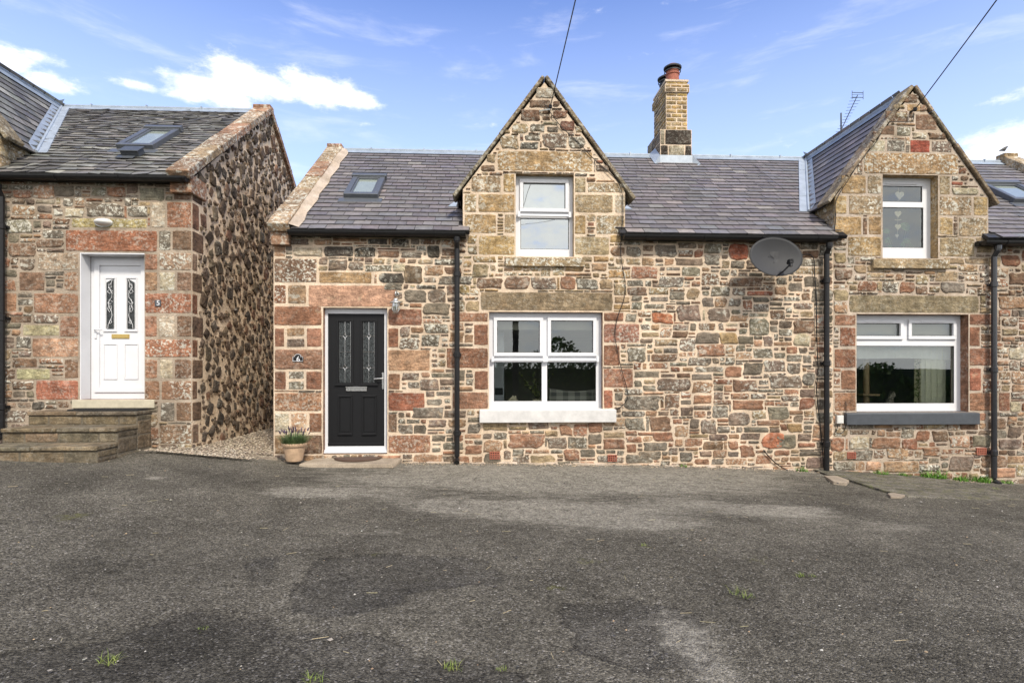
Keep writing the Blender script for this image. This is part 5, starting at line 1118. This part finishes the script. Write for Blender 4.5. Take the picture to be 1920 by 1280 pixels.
# --- air bricks
for k, (r, lab) in enumerate((((918, 846, 937, 860), 'red clay air brick low in the wall below the left end of the white sill'), ((1139, 852, 1156, 864), 'red clay air brick low in the wall below the right end of the white sill'), ((1587, 847, 1603, 859), 'red clay air brick low in the wall under the left end of the grey sill'), ((1829, 839, 1847, 852), 'red clay air brick low in the wall under the right end of the grey sill'))):
    x0, x1, z0, z1 = RW(r); m = MB(); hs = []
    for i in range(4):
        for j in range(3): cx = x0+(x1-x0)*(i+.72)/4.45; cz = z0+(z1-z0)*(j+.75)/3.5; hs.append((cx-.0095, cx+.0095, cz-.0095, cz+.0095))
    slab_with_holes(m, (x0, x1, z0, z1), hs, -.028, .0); m.m = 1; m.poly([(x0, -.006, z0), (x1, -.006, z0), (x1, -.006, z1), (x0, -.006, z1)]); tag(m.build('air_brick', [M['redclay'], M['airhole']]), lab, 'air brick', 'air bricks along the wall foot')
x0, x1, z0, z1 = RW((1566, 778, 1578, 793)); m = MB(); m.box(x0, x1, -.05, -.004, z0, z1); m.box(x0+.01, x1-.01, -.054, -.0505, z0+.012, z1-.012); tag(m.build('junction_box', M['frosted'], bevel=.006, seg=2), 'small white junction box on the wall left of the grey sill', 'junction box')
# ================================================================== behind the glass
# four-light window
z = W1[2]+.003; yy = .30
tb = MB(); tb.box(W1[0]-.2, W1[1]+.2, .27, .62, z-.04, z); tag(tb.build('window_shelf', M['white']), 'white inner shelf behind the big four-light window', 'shelf')
pl = thing('potted_plant', 'small leafy plant in a cream pot behind the big four-light window', 'plant'); x = P(1008, 745, .34).x; y = .34
m = MB(); m.box(x-.075, x+.075, y-.06, y+.06, z, z+.13); m.build('pot', M['heart'], pl, bevel=.006); random.seed(3)
m = MB(); tips = []
for k in range(16):
    t = random.uniform(0, 6.28); ln = random.uniform(.18, .42); b = Vector((x, y, z+.12)); pts = [b]
    for q in range(4): b = b+Vector((math.cos(t)*.05*random.uniform(.6, 1.8), math.sin(t)*.03, ln/4)); pts.append(b.copy()); tips.append(b.copy())
    m.tube(pts, .004, 4, col=(.1, .09, .05, 0))
for b in tips:
    for q in range(5): leafblade(m, b, random.uniform(0, 6.28), .05, .028, random.uniform(.4, 1.4), jit(pick([((.28, .33, .10), 2), ((.42, .42, .17), 2), ((.14, .2, .06), 1)])), 2)
m.build('foliage', M['leaf'], pl)
m = MB(); x = P(962, 745, .40).x; w_ = .07; z2 = z; m.box(x-w_, x+w_, .37, .43, z2, z2+.10)
m.raw([(x-w_*1.25, .36, z2+.10), (x+w_*1.25, .36, z2+.10), (x, .36, z2+.19), (x-w_*1.25, .44, z2+.10), (x+w_*1.25, .44, z2+.10), (x, .44, z2+.19)], [(0, 1, 2), (3, 5, 4), (0, 2, 5, 3), (1, 4, 5, 2), (0, 3, 4, 1)]); m.box(x-.025, x+.025, .362, .369, z2, z2+.05); m.box(x+.03, x+.05, .38, .42, z2+.13, z2+.18)
tag(m.build('house_ornament', M['heart']), 'little pale wooden house ornament inside the big four-light window', 'ornament')
m = MB(); x = P(992, 745, .4).x-.0; 
m.tube([(x-.02+.05*math.cos(t), .42, z+.055+.05*math.sin(t)) for t in [k*math.pi/10 for k in range(21)]], .006, 6); m.box(x-.06, x+.02, .40, .44, z, z+.008); tag(m.build('ring_ornament', M['blackm']), 'small dark ring ornament between house ornament and potted plant', 'ornament')
m = MB(); x0, x1 = P(1030, 740, .38).x, P(1125, 740, .38).x; zt = zl(1080, 733, .38); n = 16; top = []
for k in range(n+1): t = k/n; top.append((x0+(x1-x0)*t, zt+.05*(2*t-1)**2))
for a, b in zip(top, top[1:]):
    m.poly([(a[0], .37, z), (b[0], .37, z), (b[0], .35, b[1]-.03), (a[0], .35, a[1]-.03)]); m.poly([(a[0], .35, a[1]-.03), (b[0], .35, b[1]-.03), (b[0], .39, b[1]), (a[0], .39, a[1])]); m.poly([(a[0], .39, a[1]), (b[0], .39, b[1]), (b[0], .46, z), (a[0], .46, z)])
tag(m.build('cushion', M['tartan'], smooth=True), 'grey and cream tartan cushion behind the right half of the big window', 'cushion')
m = MB(); x0 = P(915, 700, .8).x-.3; x1 = P(945, 700, .8).x; m.box(x0, x1, .75, 1.35, .5, zl(935, 590, .8)); cu = tag(m.build('tall_cabinet', M['white'], bevel=.01), 'tall white kitchen cabinet at the left edge of the big window', 'cabinet')
q = RW((928, 727, 943, 740), .745); m = MB(); m.box(q[0], q[1], .735, .748, q[2], q[3]); m.build('socket', M['black'], cu, bevel=.006)
# big window of the right-hand cottage
bl_ = MB(); x0, x1 = W2[0]-.1, P(1783, 660, .36).x; za, zb2 = zl(1700, 673, .36), W2[3]+.08; n = 36
cols_ = []
for k in range(n+1):
    t = k/n; x = x0+(x1-x0)*t; cols_.append([(x, .34+.012*math.sin(t*23)*(j/6.)+.008*math.sin(t*50+j), zb2+(za-zb2)*(j/6)+(.006*math.sin(t*9+2)+.01*math.sin(t*4))*(j/6.)) for j in range(7)])
for a, b in zip(cols_, cols_[1:]):
    for j in range(6): bl_.poly([a[j], b[j], b[j+1], a[j+1]])
tag(bl_.build('roman_blind', M['blindm'], smooth=True), 'cream blind half lowered in the wide window over the grey sill', 'blind')
def curtain(x0, x1, Y, z0, z1, mat, label, waves, amp=.03):
    m = MB(); n = int(waves*10); ps = []
    for k in range(n+1): t = k/n; ps.append((x0+(x1-x0)*t+.01*math.sin(t*waves*6.28*2), Y+amp*math.sin(t*waves*6.28)))
    for a, b in zip(ps, ps[1:]): m.poly([(*a, z0), (*b, z0), (*b, z1), (*a, z1)])
    return tag(m.build('curtain', mat, smooth=True), label, 'curtain')
curtain(P(1725, 700, .37).x, P(1773, 700, .37).x, .37, W2[2]-.3, W2[3]+.1, M['fabric'], 'pale green-white curtain hanging in the wide window over the grey sill', 4.5)
t = MT('leafy_curtain'); M['curt2'] = t.fin(t.mix(t.map(t.noise(26, 3), .5, .54), (.50, .45, .28), (.12, .15, .05)), .9)
curtain(P(1714, 700, .38).x, P(1727, 700, .38).x, .38, W2[2]-.3, W2[3]+.1, M['curt2'], 'narrow leaf-patterned curtain edge beside the pale curtain', 1.5)
m = MB(); xs = P(1624, 700, .55).x; m.tube([(xs, .55, W2[2]-.4), (xs, .55, zl(1624, 660, .55))], .045, 16); m.box(xs-.14, xs+.14, .42, .68, zl(1624, 741, .55), zl(1624, 738, .55)); tag(m.build('scratching_post', M['wood']), 'wooden cat scratching post behind the left of the wide window', 'scratching post')
# tabby cat sitting behind the glass
me = bpy.data.meshes.new('cat'); cp = P(1664, 757, .45); k = 1.0
J = [(.0, 0, .10, .075), (.01, 0, .17, .07), (.035, 0, .25, .06), (.06, 0, .30, .043), (.085, 0, .345, .046), (.125, 0, .335, .027), (.075, .03, .385, .013), (.075, .036, .405, .003), (.08, -.03, .385, .013), (.08, -.036, .405, .003),
     (.07, .03, .14, .028), (.085, .035, .05, .017), (.10, .035, .01, .02), (.07, -.03, .14, .028), (.085, -.035, .05, .017), (.10, -.035, .01, .02), (-.03, .05, .05, .045), (.05, .06, .015, .022), (-.03, -.05, .05, .045), (.05, -.06, .015, .022), (-.08, 0, .03, .02), (-.13, .05, .015, .017), (-.08, .12, .015, .013)]
E = [(0, 1), (1, 2), (2, 3), (3, 4), (4, 5), (4, 6), (6, 7), (4, 8), (8, 9), (1, 10), (10, 11), (11, 12), (1, 13), (13, 14), (14, 15), (0, 16), (16, 17), (0, 18), (18, 19), (0, 20), (20, 21), (21, 22)]
me.from_pydata([(cp.x+a, cp.y+b, W2[2]-.03+c*.82) for a, b, c, r in J], E, []); ct = bpy.data.objects.new('cat', me); C.objects.link(ct); ct.modifiers.new('skin', 'SKIN'); sb = ct.modifiers.new('sub', 'SUBSURF'); sb.levels = sb.render_levels = 2
for v, j in zip(me.skin_vertices[0].data, J): v.radius = (j[3]*.85, j[3]*.85)
me.skin_vertices[0].data[0].use_root = True; me.materials.append(M['fur']); tag(ct, 'tabby cat sitting on the sill behind the wide window', 'cat')
m = MB(); m.box(W2[0]-.1, W2[1]+.1, .27, .7, W2[2]-.07, W2[2]-.032); tag(m.build('window_shelf', M['wood']), 'wooden inner shelf behind the wide window of the right cottage', 'shelf')
# upstairs right: heart garland and plant
def heart(m, cx, cz, s, Y):
    pts = [(cx+s*(16*math.sin(t)**3)/17, cz+s*(13*math.cos(t)-5*math.cos(2*t)-2*math.cos(3*t)-math.cos(4*t))/17*1.05) for t in [2*math.pi*k/28 for k in range(28)]]
    n = len(pts); m.raw([(x, Y, z) for x, z in pts]+[(x, Y+.012, z) for x, z in pts], [tuple(range(n)), tuple(range(n, 2*n))]+[(k, (k+1) % n, n+(k+1) % n, n+k) for k in range(n)])
ga = thing('heart_garland', 'string of cream wooden hearts hanging in the right-hand dormer window', 'garland'); Yh = .21
for (px, py, s_) in ((1687, 366, .075), (1684, 401, .058), (1684, 425, .052), (1682, 442, .032)):
    m = MB(); q = P(px, py, Yh); heart(m, q.x, q.z, s_, Yh); m.build('heart', M['heart'], ga)
m = MB(); q = P(1685, 340, Yh); q2 = P(1683, 448, Yh); m.tube([(q.x, Yh+.005, q.z), (q2.x, Yh+.005, q2.z)], .002, 4)
for s_ in (-1, 1): q = P(1684, 413, Yh); m.tube([(q.x, Yh, q.z), (q.x+s_*.05, Yh, q.z+.008)], .006, 5)
m.build('string', M['heart'], ga)
m = MB(); random.seed(8)
pl = thing('potted_plant', 'round-leaved green plant on the sill of the right-hand dormer window', 'plant')
for (px, py, r) in ((1698, 424, .09), (1701, 430, .06), (1663, 433, .06), (1665, 450, .06), (1700, 452, .06), (1693, 458, .05), (1670, 462, .04), (1708, 460, .05)):
    q = P(px, py, .42); n = 9; a = random.uniform(0, 6); pts = [q+Vector((r*math.cos(a+k*6.28/n)*random.uniform(.8, 1.1), .02*math.sin(k), r*math.sin(a+k*6.28/n)*.8)) for k in range(n)]; m.poly(pts, (*jit((.13, .26, .10)), 0)); m.tube([q, (P(1685, 470, .45).x, .45, W4[2])], .004, 4, col=(.1, .16, .06, 0))
m.build('foliage', M['leaf'], pl); m = MB(); q = P(1685, 470, .45); m.lathe((q.x, .45, W4[2]-.04), [(.05, 0), (.065, .1), (.06, .1), (.001, .09)], 14); m.build('pot', M['heart'], pl)
# upstairs middle: small white candle box and pale roller blind behind the upper light
m = MB(); q = P(1019, 462, .3); m.box(q.x-.02, q.x+.02, .28, .32, W3[2]+.002, W3[2]+.11); tag(m.build('candle_box', M['frosted'], bevel=.003), 'tiny white box on the sill of the middle dormer window', 'ornament')
m = MB(); m.box(W3[0]-.02, W3[1]+.02, .27, .6, W3[2]-.03, W3[2]+.001); tag(m.build('window_shelf', M['white']), 'white inner shelf behind the middle dormer window', 'shelf')
m = MB(); m.box(W3[0]+.03, W3[1]-.03, .30, .305, zl(1020, 398, .3), W3[3]); m.tube([(W3[0]+.03, .30, zl(1020, 398, .3)), (W3[1]-.03, .30, zl(1020, 398, .3))], .01, 8); tag(m.build('roller_blind', M['blindm']), 'pale roller blind behind the upper light of the middle dormer window', 'blind')
# ================================================================== ground clutter
random.seed(31); m = MB()
def pebble(m, x, y, s, col, zo=0):
    z = gnd(x, y)+zo; q = [(random.uniform(.7, 1.2)) for _ in range(6)]
    vs = [(x+s*q[0], y, z+s*.2), (x, y+s*q[1], z+s*.2), (x-s*q[2], y, z+s*.2), (x, y-s*q[3], z+s*.2), (x+s*.2, y, z+s*.75*q[4]), (x, y, z-s*.3)]
    m.raw(vs, [(0, 1, 4), (1, 2, 4), (2, 3, 4), (3, 0, 4), (1, 0, 5), (2, 1, 5), (3, 2, 5), (0, 3, 5)], (*col, 0))
for _ in range(9000):
    y = -.1-7.3*random.random()**.8; x = random.uniform(-8, 9); s_ = random.choice([.003, .004, .005, .006, .008])*random.uniform(.7, 1.3)
    if random.random() < .02: s_ *= 2
    pebble(m, x, y, s_, jit(pick([((.30, .28, .24), 3), ((.18, .17, .15), 5), ((.55, .53, .48), .8), ((.07, .065, .062), 6), ((.36, .26, .16), .8)]), .2), .010)
for _ in range(2600):
    x = random.uniform(-2.9, 7.5); y = -.015-.22*random.random()**1.6
    if -2.75 < x < -1.2 and y > -.47: continue
    pebble(m, x, y, random.uniform(.004, .013), jit(pick([((.50, .40, .28), 4), ((.33, .27, .2), 3), ((.2, .17, .14), 2), ((.12, .11, .10), 2)]), .2), .008)
for _ in range(210):
    y = -.3-7*random.random()**.7; x = random.uniform(-6, 7); a = random.gauss(0, .7); l = random.uniform(.02, .085); d = Vector((math.cos(a), math.sin(a), 0)); p = Vector((x, y, gnd(x, y)+.017)); m.tube([p-d*l/2, p+d*l/2+Vector((0, 0, .002))], .0014, 4, col=(*jit((.42, .36, .22)), 0))
o = m.build('loose_gravel', M['leaf']); o['kind'] = 'stuff'; o['label'] = 'loose chippings and straw scattered over the asphalt yard'; o['category'] = 'gravel'
# gravel lane between the houses
m = MB(); vs = []; NX, NY = 14, 30; xa = X5R; 
ln = MB()
for j in range(NY+1):
    for i in range(NX+1):
        y = -.38+7.2*j/NY-(.35*(1-i/NX) if j == 0 else 0); x = xa-(.75 if j < 2 else 0)*(1-i/NX)+(X6L+.01-xa+(0.1 if j < 2 else 0))*(i/NX); vs.append((x, y, gnd(x, y)-.02+(.045*min(j, 2)/2)))
ln.raw(vs, [(j*(NX+1)+i, j*(NX+1)+i+1, (j+1)*(NX+1)+i+1, (j+1)*(NX+1)+i) for j in range(NY) for i in range(NX)])
structure(ln.build('gravel_path', M['gravelbase'], smooth=True)); m = MB()
for _ in range(7000):
    y = -.45+6*random.random()**1.5; f = random.random(); x = xa-.5*(y < .0)*random.random()+(X6L-xa)*f
    if y > -.02 and x < xa+.01: continue
    if y < 0 and x > X6L-.1 and random.random() < .8: continue
    pebble(m, x, y, random.uniform(.009, .02), jit(pick([((.37, .31, .235), 4), ((.26, .21, .16), 3), ((.48, .43, .35), 1.6), ((.15, .125, .10), 2.5)]), .2), .035)
o = m.build('path_pebbles', M['leaf']); o['kind'] = 'stuff'; o['label'] = 'buff pebbles covering the lane between the two houses'; o['category'] = 'gravel'
random.seed(77)
# pale broken mortar skirting at the foot of the wall
m = MB()
x = X6L+.1
while x < 5.0:
    w_ = random.uniform(.12, .4); h_ = random.uniform(.01, .035); d_ = random.uniform(.03, .09); gz2 = gnd(x+w_/2); n = 5
    if not (ax-.05 < x+w_/2 < bx+.05): m.raw([(x, -.001, gz2-.03), (x+w_, -.001, gz2-.03), (x+w_*.9, -d_, gz2-.02), (x+w_*.1, -d_*random.uniform(.6, 1), gz2-.02), (x+w_*.05, -.001, gz2+h_), (x+w_*.95, -.001, gz2+h_*random.uniform(.5, 1)), (x+w_*.5, -d_*.6, gz2+h_*.5)], [(4, 3, 6), (4, 6, 5), (5, 6, 2), (3, 2, 6), (0, 3, 4), (1, 5, 2)])
    x += w_*random.uniform(.8, 1.5)
mo = m.build('mortar_rubble', M['mortar7']); mo['kind'] = 'stuff'; mo['label'] = 'pale crumbled mortar along the foot of the cottage wall'; mo['category'] = 'rubble'
# slab and kerb strip near the downpipe on the right
def slab(pxs, th, name, label, mat, cat, bevel=.006):
    m = MB(); ps = [onground(*p) for p in pxs]; n = len(ps)
    m.raw([(p.x, min(p.y, -.01), gnd(p.x, p.y)-.03) for p in ps]+[(p.x, min(p.y, -.01), gnd(p.x, p.y)+th) for p in ps], [tuple(range(n, 2*n))]+[(k, (k+1) % n, n+(k+1) % n, n+k) for k in range(n)]); o = m.build(name, mat, bevel=bevel)
    return tag(o, label, cat)
slab([(1545, 894), (1570, 895), (1592, 903), (1586, 908), (1562, 905)], .025, 'stone_slab', 'flat pale stone in the asphalt near the left downpipe of two', M['concrete'], 'slab')
slab([(1664, 926), (1685, 924), (1700, 928), (1690, 933), (1670, 932)], .014, 'stone_slab', 'small flat stone with grassy edge right of the wide patch seam', M['concrete'], 'slab')
m = MB(); ps = [onground(*p) for p in [(1556, 893), (1590, 900), (1628, 912), (1668, 924), (1700, 930), (1780, 934), (1960, 948)]]; qs = [Vector((p.x, -.012, 0)) for p in ps]
for a, b, c, d in zip(ps, ps[1:], qs, qs[1:]):
    a0, b0 = Vector((a.x, a.y, gnd(a.x, a.y)+.014)), Vector((b.x, b.y, gnd(b.x, b.y)+.014)); m.poly([a0, b0, (d.x, d.y, gnd(d.x)+.03), (c.x, c.y, gnd(c.x)+.03)]); m.poly([a0-Vector((0, .05, .035)), b0-Vector((0, .05, .035)), b0, a0])
M['tar'] = simple('fresh_tarmac', (.062, .052, .045), .85, 0, .45, 70, .012); structure(m.build('pavement', M['asphalt']))
for i, (px, n, sz, lab, br) in enumerate(((1652, 70, .16, 'low weeds at the wall foot below the left of the grey sill', .012), (1695, 60, .15, 'low weeds at the wall foot left of the bright fern', .012), (1748, 110, .26, 'bright green fern-like weed at the foot of the right wall', .016), (1800, 60, .17, 'low weeds right of the fern at the wall foot', .012), (1838, 80, .2, 'leafy weeds beside the grey downpipe foot', .014), (1888, 30, .12, 'tiny weed right of the grey downpipe', .01), (1502, 40, .13, 'small weed at the wall foot left of the black downpipe', .012), (1282, 26, .09, 'tiny weed at the wall foot under the rubble wall', .01))):
    grass_tuft(0, 0, int(n*1.8), sz*1.35, lab, 'weed', 'weed', 'weeds along the wall foot', [((.10, .24, .03), 3), ((.16, .30, .05), 2), ((.08, .16, .03), 1)], br, at=(P(px, 880, -.06).x, -.07))
for px, py, n, sz, lab in ((847, 1254, 40, .085, 'bright grass tuft at the bottom edge of the yard, middle'), (204, 1240, 40, .10, 'grass tuft near the bottom left corner of the yard'), (381, 1181, 22, .06, 'thin grass sprout in the dark patch, lower left'), (1385, 1114, 34, .12, 'flat mossy grass tuft right of centre in the yard'), (1405, 1120, 22, .08, 'small mossy grass tuft touching the larger one, right of centre'), (1502, 1080, 34, .08, 'grass tuft in the right half of the yard'), (1524, 1080, 20, .05, 'tiny grass tuft beside the right-hand yard tuft'), (1205, 1024, 18, .07, 'faint grass sprout in the middle of the yard'), (800, 1090, 14, .04, 'single small green sprout near the middle of the yard'), (940, 1256, 16, .05, 'small sprout at the bottom edge right of the bright tuft'), (590, 1275, 30, .1, 'grass blades cut by the bottom edge, left of centre'), (1690, 926, 24, .1, 'grass edging the small flat stone at right'), (1640, 915, 30, .14, 'grass growing along the kerb seam at right'), (1870, 917, 20, .1, 'yellow-green sprout below the grey downpipe')):
    grass_tuft(px, py, n, sz, lab, group='grass tufts in the yard', cols=[((.17, .22, .05), 3), ((.24, .27, .08), 2), ((.11, .16, .03), 2)], broad=.004)
